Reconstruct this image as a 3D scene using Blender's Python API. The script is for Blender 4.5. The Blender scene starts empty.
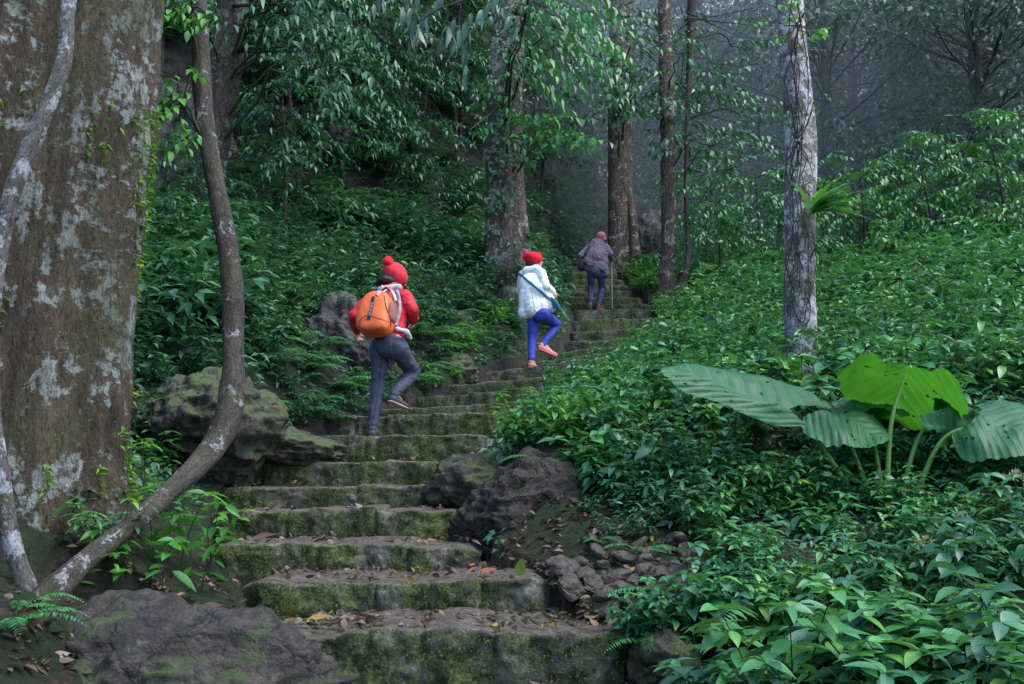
import bpy, bmesh, math
import numpy as np
from mathutils import Vector, Matrix, Quaternion

scene = bpy.context.scene
COL = scene.collection
rad = math.radians
rng = np.random.default_rng(11)

# ------------------------------------------------------------------ camera
F = 995.0
PITCH = math.atan((477 - 342) / F)
CAMZ = 0.9
_s, _c = math.sin(PITCH), math.cos(PITCH)


def P(px, py, d):
    """world point that the photograph shows at (px, py), d metres ahead"""
    a, b = (px - 512) / F, (342 - py) / F
    vy, vz = _c - b * _s, _s + b * _c
    s = d / vy
    return Vector((a * s, d, CAMZ + vz * s))


def proj(p):
    p = np.asarray(p, float)
    x, y, z = p[..., 0], p[..., 1], p[..., 2] - CAMZ
    f = y * _c + z * _s
    u = -y * _s + z * _c
    f = np.where(f < .05, .05, f)
    return 512 + F * x / f, 342 - F * u / f, f


cam_d = bpy.data.cameras.new("camera")
cam_d.sensor_width = 36
cam_d.lens = F * 36 / 1024
cam_d.clip_end = 2000
cam_d.clip_start = 0.05
cam = bpy.data.objects.new("camera", cam_d)
cam.location = (0, 0, CAMZ)
cam.rotation_euler = (math.pi / 2 + PITCH, 0, 0)
COL.objects.link(cam)
scene.camera = cam

# ------------------------------------------------------------------ noise


def _hash(ix, iy, iz, seed):
    h = (ix * 374761393 + iy * 668265263 + iz * 2147483647 + seed * 974634777) & 0xFFFFFFFF
    h = ((h ^ (h >> 13)) * 1274126177) & 0xFFFFFFFF
    h = ((h ^ (h >> 16)) * 2246822519) & 0xFFFFFFFF
    return ((h ^ (h >> 15)) & 0xFFFF) / 65535.0


def vnoise(p, seed=0):
    p = np.asarray(p, float)
    i = np.floor(p).astype(np.int64)
    f = p - i
    f = f * f * f * (f * (f * 6 - 15) + 10)
    r = 0
    for dx in (0, 1):
        wx = f[..., 0] if dx else 1 - f[..., 0]
        for dy in (0, 1):
            wy = f[..., 1] if dy else 1 - f[..., 1]
            for dz in (0, 1):
                wz = f[..., 2] if dz else 1 - f[..., 2]
                r = r + wx * wy * wz * _hash(i[..., 0] + dx, i[..., 1] + dy, i[..., 2] + dz, seed)
    return r * 2 - 1


def fbm(p, octv=4, seed=0, ridged=False):
    p = np.asarray(p, float)
    a, r, t = 1.0, 0, 0
    for k in range(octv):
        n = vnoise(p * (2.03 ** k) + 17.3 * k, seed + k)
        if ridged:
            n = 1 - 2 * np.abs(n)
        r = r + a * n
        t += a
        a *= .5
    return r / t


def sstep(a, b, x):
    t = np.clip((x - a) / (b - a), 0, 1)
    return t * t * (3 - 2 * t)


# ------------------------------------------------------------------ mesh helpers


def tag(o, label=None, cat=None, group=None, kind=None):
    if label:
        o["label"] = label
    if cat:
        o["category"] = cat
    if group:
        o["group"] = group
    if kind:
        o["kind"] = kind
    return o


def link(name, me, parent=None):
    o = bpy.data.objects.new(name, me)
    COL.objects.link(o)
    if parent:
        o.parent = parent
    return o


def np_mesh(name, V, T, mats, uv=None, tint=None, bark=None, mi=None, quads=None, smooth=True):
    """mesh from numpy verts + triangles (+ quads)"""
    V = np.asarray(V, np.float32)
    me = bpy.data.meshes.new(name)
    T = np.zeros((0, 3), np.int32) if T is None else np.asarray(T, np.int32)
    Q = np.zeros((0, 4), np.int32) if quads is None else np.asarray(quads, np.int32)
    me.vertices.add(len(V))
    me.vertices.foreach_set("co", V.ravel())
    nl = len(T) * 3 + len(Q) * 4
    me.loops.add(nl)
    li = np.concatenate([T.ravel(), Q.ravel()]).astype(np.int32)
    me.loops.foreach_set("vertex_index", li)
    me.polygons.add(len(T) + len(Q))
    st = np.concatenate([np.arange(len(T)) * 3, len(T) * 3 + np.arange(len(Q)) * 4]).astype(np.int32)
    me.polygons.foreach_set("loop_start", st)
    me.polygons.foreach_set("use_smooth", np.full(len(T) + len(Q), smooth, bool))
    if mi is not None:
        me.polygons.foreach_set("material_index", np.asarray(mi, np.int32))
    for m in (mats if isinstance(mats, (list, tuple)) else [mats]):
        me.materials.append(m)
    if uv is not None:
        l = me.uv_layers.new(name="uv")
        l.data.foreach_set("uv", np.asarray(uv, np.float32)[li].ravel())
    if tint is not None:
        a = me.attributes.new("tint", 'FLOAT', 'POINT')
        a.data.foreach_set("value", np.asarray(tint, np.float32))
    if bark is not None:
        a = me.attributes.new("bark", 'FLOAT_VECTOR', 'POINT')
        a.data.foreach_set("vector", np.asarray(bark, np.float32).ravel())
    me.update()
    me.validate()
    return me


def unit(v):
    v = np.asarray(v, float)
    return v / np.maximum(np.linalg.norm(v, axis=-1, keepdims=True), 1e-9)


# leaf templates: (t along, half width) stations
_HI = ([0, .07, .2, .4, .6, .8, .92, 1], [0, .2, .41, .5, .43, .24, .09, 0])
_LO = ([0, .40, 1], [0, .5, 0])


def _template(st):
    t, w = st
    v, T = [(0, 0, 0)], []
    n = len(t)
    for k in range(1, n - 1):
        v += [(-1, t[k], w[k]), (0, t[k], w[k]), (1, t[k], w[k])]
    v.append((0, 1, 0))
    last = len(v) - 1
    T += [(0, 2, 1), (0, 3, 2)]
    for k in range(1, n - 2):
        a, b = 1 + 3 * (k - 1), 1 + 3 * k
        T += [(a, a + 1, b + 1), (a, b + 1, b), (a + 1, a + 2, b + 2), (a + 1, b + 2, b + 1)]
    a = 1 + 3 * (n - 3)
    T += [(a, a + 1, last), (a + 1, a + 2, last)]
    return np.array(v, float), np.array(T, int)


TPL = {True: _template(_HI), False: _template(_LO)}


class Foliage:
    """collects leaves (and twigs) as numpy arrays"""

    def __init__(s):
        s.V, s.T, s.UV, s.TI, s.n = [], [], [], [], 0
        s.TV, s.TQ, s.tn, s.TB = [], [], 0, []
        s.starts = []

    def leaves(s, p, d, nrm, L, W, droop=.2, fold=.25, tint=None, hi=False):
        p = np.atleast_2d(np.asarray(p, float))
        n = len(p)
        d = unit(np.broadcast_to(d, (n, 3)))
        nrm = np.broadcast_to(nrm, (n, 3)).astype(float)
        S = unit(np.cross(d, nrm))
        N = np.cross(S, d)
        L = np.broadcast_to(L, (n,)).astype(float)
        W = np.broadcast_to(W, (n,)).astype(float)
        droop = np.broadcast_to(droop, (n,)).astype(float)
        fold = np.broadcast_to(fold, (n,)).astype(float)
        tint = rng.random(n) if tint is None else np.broadcast_to(tint, (n,))
        tv, tt = TPL[hi]
        u, t, w = tv[:, 0], tv[:, 1], tv[:, 2]
        X = u * w
        pos = (p[:, None] + d[:, None] * (L[:, None] * t)[..., None]
               + S[:, None] * (W[:, None] * X)[..., None]
               + N[:, None] * (fold[:, None] * W[:, None] * np.abs(X) - droop[:, None] * L[:, None] * t ** 2)[..., None])
        k = len(tv)
        s.V.append(pos.reshape(-1, 3))
        s.T.append((tt[None] + (np.arange(n) * k)[:, None, None] + s.n).reshape(-1, 3))
        s.UV.append(np.tile(np.stack([X + .5, t], 1), (n, 1)))
        s.TI.append(np.repeat(tint, k))
        s.n += n * k

    def twig(s, pts, r0, r1, k=5):
        V, Q, B = tube_arrays(pts, np.linspace(r0, r1, len(pts)), k)
        s.TV.append(V)
        s.TQ.append(Q + s.tn)
        s.TB.append(B)
        s.tn += len(V)

    def leaf_arrays(s):
        return np.concatenate(s.V), np.concatenate(s.T), np.concatenate(s.UV), np.concatenate(s.TI)

    def leaf_mesh(s, name, mat):
        V, T, UV, TI = s.leaf_arrays()
        return np_mesh(name, V, T, mat, uv=UV, tint=TI)

    def twig_mesh(s, name, mat):
        return np_mesh(name, np.concatenate(s.TV), None, mat, quads=np.concatenate(s.TQ), bark=np.concatenate(s.TB))


def tube_arrays(pts, r, k=8, shape=None):
    pts = np.asarray([tuple(p) for p in pts], float)
    r = np.asarray(r, float)
    n = len(pts)
    tan = unit(np.gradient(pts, axis=0))
    ref = np.array([0, 1, 0.0]) if abs(tan[0][1]) < .9 else np.array([1.0, 0, 0])
    V = np.zeros((n, k, 3))
    B = np.zeros((n, k, 3))
    th = np.arange(k) / k * 2 * np.pi
    ln = 0
    for i in range(n):
        t = tan[i]
        a = unit(np.cross(t, ref))
        b = np.cross(a, t)
        ref = b
        rr = r[i] * (shape(th, i / max(1, n - 1)) if shape else np.ones(k))
        if i:
            ln += np.linalg.norm(pts[i] - pts[i - 1])
        V[i] = pts[i] + np.cos(th)[:, None] * a * rr[:, None] + np.sin(th)[:, None] * b * rr[:, None]
        B[i] = np.stack([np.cos(th) * rr, np.sin(th) * rr, np.full(k, ln)], 1)
    idx = np.arange(n * k).reshape(n, k)
    q = np.stack([idx[1:], np.roll(idx[1:], -1, 1), np.roll(idx[:-1], -1, 1), idx[:-1]], -1).reshape(-1, 4)
    return V.reshape(-1, 3), q, B.reshape(-1, 3)


def smooth_path(pts, r, n):
    """Catmull-Rom through control points and radii"""
    pts = np.asarray([tuple(p) for p in pts], float)
    A = np.concatenate([pts, np.asarray(r, float)[:, None]], 1)
    A = np.vstack([2 * A[0] - A[1], A, 2 * A[-1] - A[-2]])
    m = len(pts) - 1
    out = []
    for u in np.linspace(0, m - 1e-6, n):
        i = int(u)
        t = u - i
        p0, p1, p2, p3 = A[i], A[i + 1], A[i + 2], A[i + 3]
        out.append(.5 * ((2 * p1) + (-p0 + p2) * t + (2 * p0 - 5 * p1 + 4 * p2 - p3) * t * t + (-p0 + 3 * p1 - 3 * p2 + p3) * t ** 3))
    out = np.array(out)
    return out[:, :3], np.maximum(out[:, 3], .001)


def trunk_mesh(name, pts, r, mat, n=80, k=28, rough=.05, freq=6., shape=None, seed=0, ridge=.0, vfreq=.35):
    pp, rr = smooth_path(pts, r, n)
    V, Q, B = tube_arrays(pp, rr, k, shape)
    cen = np.repeat(pp, k, 0)
    out = unit(V - cen)
    rad_ = np.linalg.norm(V - cen, axis=1)
    q = B * np.array([freq, freq, freq * vfreq])
    dsp = fbm(q, 4, seed) * rough * rad_
    if ridge:
        dsp = dsp + fbm(B * np.array([freq * 2.2, freq * 2.2, freq * .3]), 3, seed + 9, True) * ridge * rad_ + fbm(B * np.array([freq * 6, freq * 6, freq * .7]), 3, seed + 13, True) * ridge * .45 * rad_
    return np_mesh(name, V + out * dsp[:, None], None, mat, quads=Q, bark=B)


# ------------------------------------------------------------------ materials


class NT:
    def __init__(s, name):
        s.m = bpy.data.materials.new(name)
        s.m.use_nodes = True
        s.t = s.m.node_tree
        s.t.nodes.clear()
        s.out = s.t.nodes.new("ShaderNodeOutputMaterial")

    def n(s, typ, ins=None, **kw):
        nd = s.t.nodes.new("ShaderNode" + typ)
        for k, v in kw.items():
            setattr(nd, k, v)
        for k, v in (ins or {}).items():
            s.set(nd.inputs[k], v)
        return nd

    def set(s, sock, v):
        if isinstance(v, bpy.types.NodeSocket):
            s.t.links.new(v, sock)
        elif isinstance(v, (tuple, list)) and len(v) == 3 and sock.type == 'RGBA':
            sock.default_value = (*v, 1)
        else:
            sock.default_value = v

    def math(s, op, a, b=0.0, clamp=False):
        nd = s.n("Math", {0: a, 1: b}, operation=op)
        nd.use_clamp = clamp
        return nd.outputs[0]

    def ramp(s, fac, stops, interp='LINEAR'):
        nd = s.n("ValToRGB", {0: fac})
        cr = nd.color_ramp
        cr.interpolation = interp
        while len(cr.elements) < len(stops):
            cr.elements.new(.5)
        for e, (p, c) in zip(cr.elements, stops):
            e.position = p
            e.color = (*c, 1) if isinstance(c, (tuple, list)) else (c, c, c, 1)
        return nd.outputs[0]

    def mix(s, f, a, b, blend='MIX'):
        nd = s.n("Mix", data_type='RGBA', blend_type=blend)
        s.set(nd.inputs[0], f)
        s.set(nd.inputs[6], a)
        s.set(nd.inputs[7], b)
        return nd.outputs[2]

    def noise(s, vec, scale, detail=5, rough=.55, dist=0.):
        return s.n("TexNoise", {"Vector": vec, "Scale": scale, "Detail": detail, "Roughness": rough, "Distortion": dist}).outputs[0]

    def mapping(s, vec, scale=(1, 1, 1), rot=(0, 0, 0)):
        return s.n("Mapping", {"Vector": vec, "Scale": scale, "Rotation": rot}).outputs[0]

    def bump(s, h, strength=.5, dist=.02, normal=None):
        i = {"Height": h, "Strength": strength, "Distance": dist}
        if normal is not None:
            i["Normal"] = normal
        return s.n("Bump", i).outputs[0]

    def done(s, shader):
        s.t.links.new(shader, s.out.inputs[0])
        return s.m

    def pbsdf(s, color, rough=.7, normal=None, spec=.5, **kw):
        i = {"Base Color": color, "Roughness": rough, "Specular IOR Level": spec}
        if normal is not None:
            i["Normal"] = normal
        i.update(kw)
        return s.n("BsdfPrincipled", i).outputs[0]


def upness(t):
    g = t.n("NewGeometry")
    return t.n("SeparateXYZ", {0: g.outputs["Normal"]}).outputs[2]


def leaf_mat(name, stops, rough=.38, trans=.3, spec=.5, vein=.5, objvar=.5):
    t = NT(name)
    ti = t.n("Attribute", attribute_name="tint").outputs["Fac"]
    ob = t.n("ObjectInfo").outputs["Random"]
    f = t.math('ADD', t.math('MULTIPLY', ti, 1 - objvar * .5), t.math('MULTIPLY', ob, objvar * .5))
    col = t.ramp(f, stops)
    uv = t.n("UVMap", uv_map="uv").outputs[0]
    sx = t.n("SeparateXYZ", {0: uv})
    au = t.math('ABSOLUTE', t.math('SUBTRACT', sx.outputs[0], .5))
    mid = t.math('SUBTRACT', 1, t.math('MULTIPLY', au, 24), clamp=True)
    w = t.math('SINE', t.math('ADD', t.math('MULTIPLY', sx.outputs[1], 55), t.math('MULTIPLY', au, -40)))
    col = t.mix(t.math('MULTIPLY', mid, .35 * vein), col, (.14, .2, .07))
    geo = t.n("NewGeometry")
    bl = t.noise(geo.outputs["Position"], 9, 3)
    col = t.mix(t.ramp(bl, [(.35, 0.), (.75, .45)]), col, t.mix(.5, col, (.05, .11, .05)))
    col = t.mix(t.math('MULTIPLY', t.ramp(w, [(.86, 0.), (1., 1.)]), .22 * vein), col, (.10, .17, .06))
    sp = t.ramp(t.noise(geo.outputs["Position"], 46, 4, .6), [(.68, 0.), (.74, 1.)])
    col = t.mix(t.math('MULTIPLY', sp, .35 * vein), col, (.09, .07, .02))
    nrm = t.bump(w, .25 * vein, .004)
    b = t.pbsdf(col, rough, nrm, spec)
    tr = t.n("BsdfTranslucent", {"Color": t.mix(.35, col, (.12, .3, .02))}).outputs[0]
    return t.done(t.n("MixShader", {0: trans, 1: b, 2: tr}).outputs[0])


def bark_mat(name, base, dark, lichen=(.42, .46, .44), lich=.55, moss=.3, mosscol=(.05, .075, .02), scale=6., fiss=.3, bumpd=.02, side=None, lscale=1., crack=.8):
    t = NT(name)
    a = t.n("Attribute", attribute_name="bark").outputs["Vector"]
    v = t.mapping(a, (1, 1, fiss))
    n1 = t.noise(v, scale, 8, .62, .4)
    n2 = t.noise(v, scale * 4.5, 6, .65)
    n3 = t.noise(a, scale * .8 * lscale, 7, .6, .6)
    n4 = t.noise(a, scale * .35, 5, .6)
    col = t.ramp(n1, [(.3, dark), (.5, base), (.72, tuple(min(1, c * 1.45) for c in base))])
    col = t.mix(t.ramp(n2, [(.35, .75), (.6, 0.)]), col, dark)
    lth = .70 - .27 * lich
    lm = t.ramp(t.math('ADD', t.math('MULTIPLY', n3, .72), t.math('MULTIPLY', t.noise(a, scale * 4.5 * lscale, 6, .65), .28)), [(lth - .045, 0.), (lth - .01, 1.)])
    if side is not None:
        g = t.n("NewGeometry")
        dt = t.n("VectorMath", {0: g.outputs["Normal"], 1: side}, operation='DOT_PRODUCT').outputs["Value"]
        zone = t.ramp(t.math('ADD', dt, t.math('MULTIPLY', t.math('SUBTRACT', n4, .5), 1.1)), [(.52, 0.), (1.0, 1.)])
        lm = t.ramp(t.math('ADD', t.math('ADD', t.math('MULTIPLY', n3, .62), t.math('MULTIPLY', t.noise(a, scale * 5, 7, .7), .38)), t.math('MULTIPLY', zone, .10)), [(lth + .01, 0.), (lth + .045, 1.)])
    lc = t.mix(t.noise(a, scale * 5, 4), tuple(c * .55 for c in lichen), tuple(min(1., c * 1.25) for c in lichen))
    col = t.mix(t.math('MULTIPLY', lm, .85), col, lc)
    mth = .66 - .27 * moss
    mm = t.ramp(n4, [(mth - .05, 0.), (mth + .12, 1.)])
    mc = t.mix(t.noise(a, scale * 12, 4), tuple(c * .5 for c in mosscol), tuple(c * 1.7 for c in mosscol))
    col = t.mix(t.math('MULTIPLY', mm, .8), col, mc)
    wv = t.n("VectorMath", {0: v, 1: t.n("VectorMath", {0: t.n("TexNoise", {"Vector": a, "Scale": scale * 1.5, "Detail": 4.}).outputs[1], "Scale": .9 / scale}, operation='SCALE').outputs[0]}, operation='ADD').outputs[0]
    cr = t.n("TexVoronoi", {"Vector": wv, "Scale": scale * 2.2, "Randomness": 1.}, feature='DISTANCE_TO_EDGE').outputs[0]
    fine = t.noise(t.mapping(a, (1, 1, .3)), scale * 16, 6, .75)
    col = t.mix(t.ramp(fine, [(.38, .75), (.52, 0.)]), col, tuple(c * .4 for c in dark))
    ck = t.ramp(cr, [(0., 1.), (.05, .55), (.16, 0.)])
    col = t.mix(t.math('MULTIPLY', t.math('MULTIPLY', ck, crack), t.ramp(n4, [(.35, .4), (.6, 1.)])), col, tuple(c * .35 for c in dark))
    spk = t.ramp(t.noise(a, scale * 9, 5, .7), [(.60, 0.), (.66, 1.)])
    col = t.mix(t.math('MULTIPLY', spk, .4), col, tuple(c * .8 for c in lichen))
    h = t.math('ADD', t.math('ADD', n1, t.math('MULTIPLY', n2, .5)), t.math('ADD', t.math('MULTIPLY', fine, .4), t.math('SUBTRACT', t.math('MULTIPLY', lm, .12), t.math('MULTIPLY', ck, .5 * crack))))
    return t.done(t.pbsdf(col, .82, t.bump(h, 1., bumpd), .25))


def rock_mat(name, a_, b_, moss=.4, mosscol=(.045, .07, .018), scale=3., bumpd=.04, wet=.55, upmoss=True):
    t = NT(name)
    tc = t.n("TexCoord").outputs["Object"]
    n1 = t.noise(tc, scale, 9, .65, .5)
    n2 = t.noise(tc, scale * 5, 8, .7)
    wv = t.n("VectorMath", {0: tc, 1: t.n("VectorMath", {0: t.n("TexNoise", {"Vector": tc, "Scale": scale * 2., "Detail": 5.}).outputs[1], "Scale": .7 / scale}, operation='SCALE').outputs[0]}, operation='ADD').outputs[0]
    vo = t.n("TexVoronoi", {"Vector": wv, "Scale": scale * 1.6}, feature='DISTANCE_TO_EDGE').outputs[0]
    col = t.ramp(n1, [(.3, b_), (.55, a_), (.8, tuple(c * 1.6 for c in a_))])
    col = t.mix(t.ramp(n2, [(.35, .8), (.58, 0.)]), col, tuple(c * .45 for c in b_))
    col = t.mix(t.ramp(t.noise(tc, scale * 2.2, 6, .6), [(.62, 0.), (.72, .6)]), col, (.2, .2, .18))
    col = t.mix(t.ramp(vo, [(0, .85), (.035, 0.)]), col, (.006, .005, .004))
    gr_ = t.noise(tc, scale * 22, 5, .75)
    col = t.mix(t.ramp(gr_, [(.38, .7), (.52, 0.)]), col, tuple(c * .5 for c in b_))
    mm = t.ramp(t.noise(tc, scale * 1.3, 7, .65), [(.62 - .25 * moss, 0.), (.72 - .25 * moss, 1.)])
    if upmoss:
        mm = t.math('MULTIPLY', mm, t.ramp(upness(t), [(.0, .25), (.6, 1.)]))
    mc = t.mix(t.noise(tc, scale * 14, 4), tuple(c * .4 for c in mosscol), tuple(c * 1.8 for c in mosscol))
    col = t.mix(mm, col, mc)
    h = t.math('ADD', t.math('ADD', n1, t.math('ADD', t.math('MULTIPLY', n2, .6), t.math('MULTIPLY', gr_, .25))), t.math('MULTIPLY', t.ramp(vo, [(0, 0.), (.1, 1.)]), .2))
    return t.done(t.pbsdf(col, wet, t.bump(h, 1., bumpd), .4))


def plain_mat(name, col, rough=.75, var=.35, scale=40., bumpd=.003, fold=0., spec=.3):
    """cloth and small goods: base colour with fine grain and soft folds, their hollows shaded in the colour"""
    t = NT(name)
    tc = t.n("TexCoord").outputs["Object"]
    n = t.noise(tc, scale, 5, .6)
    c = t.mix(t.math('MULTIPLY', t.ramp(n, [(.3, 0.), (.7, 1.)]), var), col, tuple(x * .6 for x in col))
    h = n
    if fold:
        w = t.noise(t.mapping(tc, (1, 1, .8)), 9, 3, .5, 1.6)
        h = t.math('ADD', t.math('MULTIPLY', w, fold), t.math('MULTIPLY', n, .15))
        c = t.mix(t.math('MULTIPLY', t.ramp(w, [(.35, 1.), (.55, 0.)]), .22), c, tuple(x * .45 for x in col))  # crease shade painted in: cloth colour darkens where the folds dip
    return t.done(t.pbsdf(c, rough, t.bump(h, .6, bumpd if not fold else .018), spec))


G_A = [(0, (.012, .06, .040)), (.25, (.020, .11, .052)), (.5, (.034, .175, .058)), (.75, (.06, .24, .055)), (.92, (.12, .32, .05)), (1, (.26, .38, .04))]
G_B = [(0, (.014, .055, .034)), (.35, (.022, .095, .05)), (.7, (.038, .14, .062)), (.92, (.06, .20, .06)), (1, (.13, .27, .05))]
G_C = [(0, (0.018, 0.105, 0.017)), (.4, (0.037, 0.195, 0.024)), (.8, (0.088, 0.315, 0.036)), (1, (0.200, 0.405, 0.036))]
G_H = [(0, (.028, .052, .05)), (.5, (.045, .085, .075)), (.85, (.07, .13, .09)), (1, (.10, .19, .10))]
G_F = [(0, (0.015, 0.090, 0.026)), (.5, (0.031, 0.173, 0.046)), (1, (0.075, 0.270, 0.072))]
M_leaf = leaf_mat("leaf_green", G_A, .36, .26, objvar=.9)
M_hill = leaf_mat("leaf_hillside_hazed", G_B, .36, .2, objvar=.8)  # bluer, greyer green: haze and sheen of the bank mixed into the leaf colour
M_bright = leaf_mat("leaf_bright", G_C, .4, .4)
M_haze = leaf_mat("leaf_far_hazed", G_H, .55, .2)  # blue-grey tones, distance haze painted into the far leaves
M_fern = leaf_mat("leaf_fern", G_F, .5, .3, .4, .2)
M_dead = leaf_mat("leaf_dead", [(0, (.016, .009, .007)), (.3, (.045, .021, .014)), (.55, (.085, .034, .022)), (.75, (.10, .07, .058)), (.9, (.17, .11, .09)), (.96, (.24, .07, .02)), (1, (.30, .22, .04))], .5, .1, .4, .6, 0)
M_moss = leaf_mat("moss_tuft", [(0, (.025, .05, .008)), (.6, (.06, .10, .015)), (1, (.13, .18, .025))], .8, .25, .2, 0, 0)
M_mossb = leaf_mat("moss_bright", [(0, (.04, .09, .01)), (.6, (.09, .19, .02)), (1, (.19, .30, .03))], .7, .3, .2, 0, 0)
M_flower = leaf_mat("flower_dry", [(0, (.16, .15, .06)), (.6, (.32, .30, .16)), (1, (.45, .36, .22))], .7, .2, .3, 0, 0)
M_stem = bark_mat("stem", (.035, .05, .02), (.015, .02, .01), lich=.15, moss=.2, scale=30, bumpd=.002)
M_giant = bark_mat("bark_giant", (.085, .058, .037), (.026, .018, .011), lichen=(.25, .275, .255), lich=.44, moss=.5, mosscol=(.05, .05, .018), scale=5.2, fiss=.2, bumpd=.035, side=(.80, -.55, 0), lscale=1.0, crack=.16)
M_vine = bark_mat("bark_vine", (.075, .06, .048), (.022, .016, .012), lichen=(.32, .33, .33), lich=.32, moss=.42, mosscol=(.045, .05, .02), scale=16, fiss=.35, bumpd=.01, crack=.35)
M_vineg = bark_mat("bark_pale_vine", (.13, .12, .11), (.035, .03, .026), lichen=(.36, .38, .40), lich=.5, moss=.3, scale=14, fiss=.4, bumpd=.008, crack=.35)
M_mid = bark_mat("bark_mid", (.115, .085, .068), (.035, .024, .018), lichen=(.33, .31, .28), lich=.45, moss=.30, scale=5, fiss=.25, bumpd=.03)
M_darkb = bark_mat("bark_dark", (.055, .042, .036), (.018, .014, .012), lichen=(.2, .2, .2), lich=.35, moss=.3, scale=5, fiss=.2, bumpd=.03)
M_pale = bark_mat("bark_pale", (.24, .21, .20), (.045, .036, .032), lichen=(.56, .54, .55), lich=.60, moss=.5, mosscol=(.035, .036, .02), scale=8, fiss=.5, bumpd=.012, crack=.5)
M_rock = rock_mat("rock_dark", (.05, .044, .041), (.018, .016, .015), .36, scale=3.2)
M_crag = rock_mat("rock_crag", (.058, .045, .035), (.02, .015, .012), .28, scale=4.5, bumpd=.06)
M_rockb = rock_mat("rock_brown", (.075, .063, .052), (.024, .02, .016), .42, scale=3.6, bumpd=.05)
M_rockm = rock_mat("rock_mossy", (.062, .053, .038), (.024, .02, .016), .72, (.05, .075, .018), scale=4)
M_rockg = rock_mat("rock_grey", (.08, .07, .066), (.028, .025, .024), .18, scale=3)
M_stone = rock_mat("rubble", (.10, .078, .062), (.04, .03, .024), .2, scale=7, bumpd=.02)


def step_mat():
    t = NT("mossy_step")
    tc = t.n("TexCoord").outputs["Object"]
    n1 = t.noise(tc, 5, 9, .65, .4)
    n2 = t.noise(tc, 28, 7, .7)
    col = t.ramp(n1, [(.3, (.05, .045, .036)), (.5, (.13, .118, .095)), (.72, (.27, .25, .22))])
    col = t.mix(t.ramp(n2, [(.36, .85), (.54, 0.)]), col, (.024, .023, .016))
    mn = t.noise(t.mapping(tc, (1, 1, .7)), 3.0, 8, .68, .3)
    up = upness(t)
    mk = t.ramp(mn, [(.40, 0.), (.53, .95)])
    mk = t.math('MULTIPLY', mk, t.ramp(up, [(.75, 1.), (.97, .3)]))
    mc = t.ramp(t.noise(tc, 70, 5, .7), [(.34, (.014, .022, .006)), (.5, (.062, .09, .022)), (.66, (.16, .20, .055))])
    col = t.mix(mk, col, mc)
    stn = t.ramp(t.noise(t.mapping(tc, (1, 1, .45)), 9, 8, .75), [(.40, .8), (.52, 0.)])
    col = t.mix(t.math('MULTIPLY', stn, t.ramp(up, [(.7, 1.), (.97, .2)])), col, (.008, .009, .005))
    dirt = t.math('MULTIPLY', t.ramp(up, [(.86, 0.), (.985, 1.)]), t.ramp(t.noise(tc, 4, 6), [(.3, .35), (.6, .9)]))
    dc = t.ramp(t.noise(tc, 24, 6, .7), [(.36, (.018, .012, .009)), (.5, (.07, .05, .04)), (.66, (.17, .13, .11))])
    col = t.mix(dirt, col, dc)
    h = t.math('ADD', t.math('ADD', n1, t.math('MULTIPLY', n2, .6)), t.math('MULTIPLY', t.math('MULTIPLY', t.noise(tc, 60, 5, .7), mk), .5))
    return t.done(t.pbsdf(col, .78, t.bump(h, 1., .035), .3))


def ground_mat():
    t = NT("forest_floor")
    tc = t.n("TexCoord").outputs["Object"]
    n1 = t.noise(tc, 1.6, 8, .65)
    n2 = t.noise(tc, 19, 9, .78)
    soil = t.ramp(n2, [(.32, (.008, .006, .004)), (.47, (.03, .02, .013)), (.56, (.075, .045, .03)), (.66, (.15, .10, .07)), (.76, (.26, .20, .16))])
    green = t.ramp(t.noise(tc, 22, 5, .7), [(.3, (.006, .014, .006)), (.6, (.02, .05, .014)), (.8, (.05, .09, .02))])
    col = t.mix(t.ramp(n1, [(.38, 0.), (.54, .85)]), soil, green)
    rk = t.ramp(t.noise(tc, 4.5, 10, .75), [(.35, (.008, .008, .008)), (.5, (.026, .024, .022)), (.64, (.06, .056, .052)), (.8, (.13, .12, .115))])
    up = upness(t)
    col = t.mix(t.ramp(up, [(.45, 1.), (.72, 0.)]), col, rk)
    h = t.math('ADD', n1, n2)
    return t.done(t.pbsdf(col, .85, t.bump(h, 1., .07), .25))


M_step = step_mat()
M_ground = ground_mat()

# ------------------------------------------------------------------ stairs layout
# nosing ends in the photograph and distance: left px,py  right px,py  d  skew
ST = [
    (250, 634, 638, 631, 4.30, .00), (238, 583, 546, 580, 4.95, .00), (206, 546, 474, 543, 5.65, .02),
    (208, 512, 460, 510, 6.35, .02), (216, 485, 458, 483, 7.05, .03), (232, 461, 460, 459, 7.80, .04),
    (280, 439, 486, 436, 8.50, .06), (335, 419, 500, 412, 9.20, .10), (372, 411, 506, 402, 9.95, .14),
    (408, 398, 532, 387, 10.70, .18), (440, 387, 568, 374, 11.45, .22), (478, 375, 606, 356, 12.40, .26),
    (512, 366, 628, 348, 13.50, .26), (542, 355, 634, 342, 14.30, .24), (560, 343, 640, 335, 15.10, .20),
    (568, 332, 646, 328, 15.95, .14), (571, 321, 652, 318.5, 16.90, .10), (573, 310, 650, 309, 18.00, .05),
    (570, 303, 650, 303, 18.90, .0), (566, 297, 642, 297, 19.50, .0), (562, 291, 634, 290.5, 20.10, .0),
    (559, 285, 630, 284.5, 20.70, .0), (557, 279, 624, 279, 21.30, .0), (555, 272, 620, 272, 22.00, .0),
    (552, 266.5, 608, 266.5, 22.70, .0)]
SL = [np.array(P(a, b, d + k)) for a, b, c, e, d, k in ST]
SR = [np.array(P(c, e, d - k)) for a, b, c, e, d, k in ST]
_sy = np.array([(a[1] + b[1]) / 2 for a, b in zip(SL, SR)])
_sz = np.array([(a[2] + b[2]) / 2 for a, b in zip(SL, SR)])
_sl = np.array([a[0] for a in SL])
_sr = np.array([a[0] for a in SR])
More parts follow.
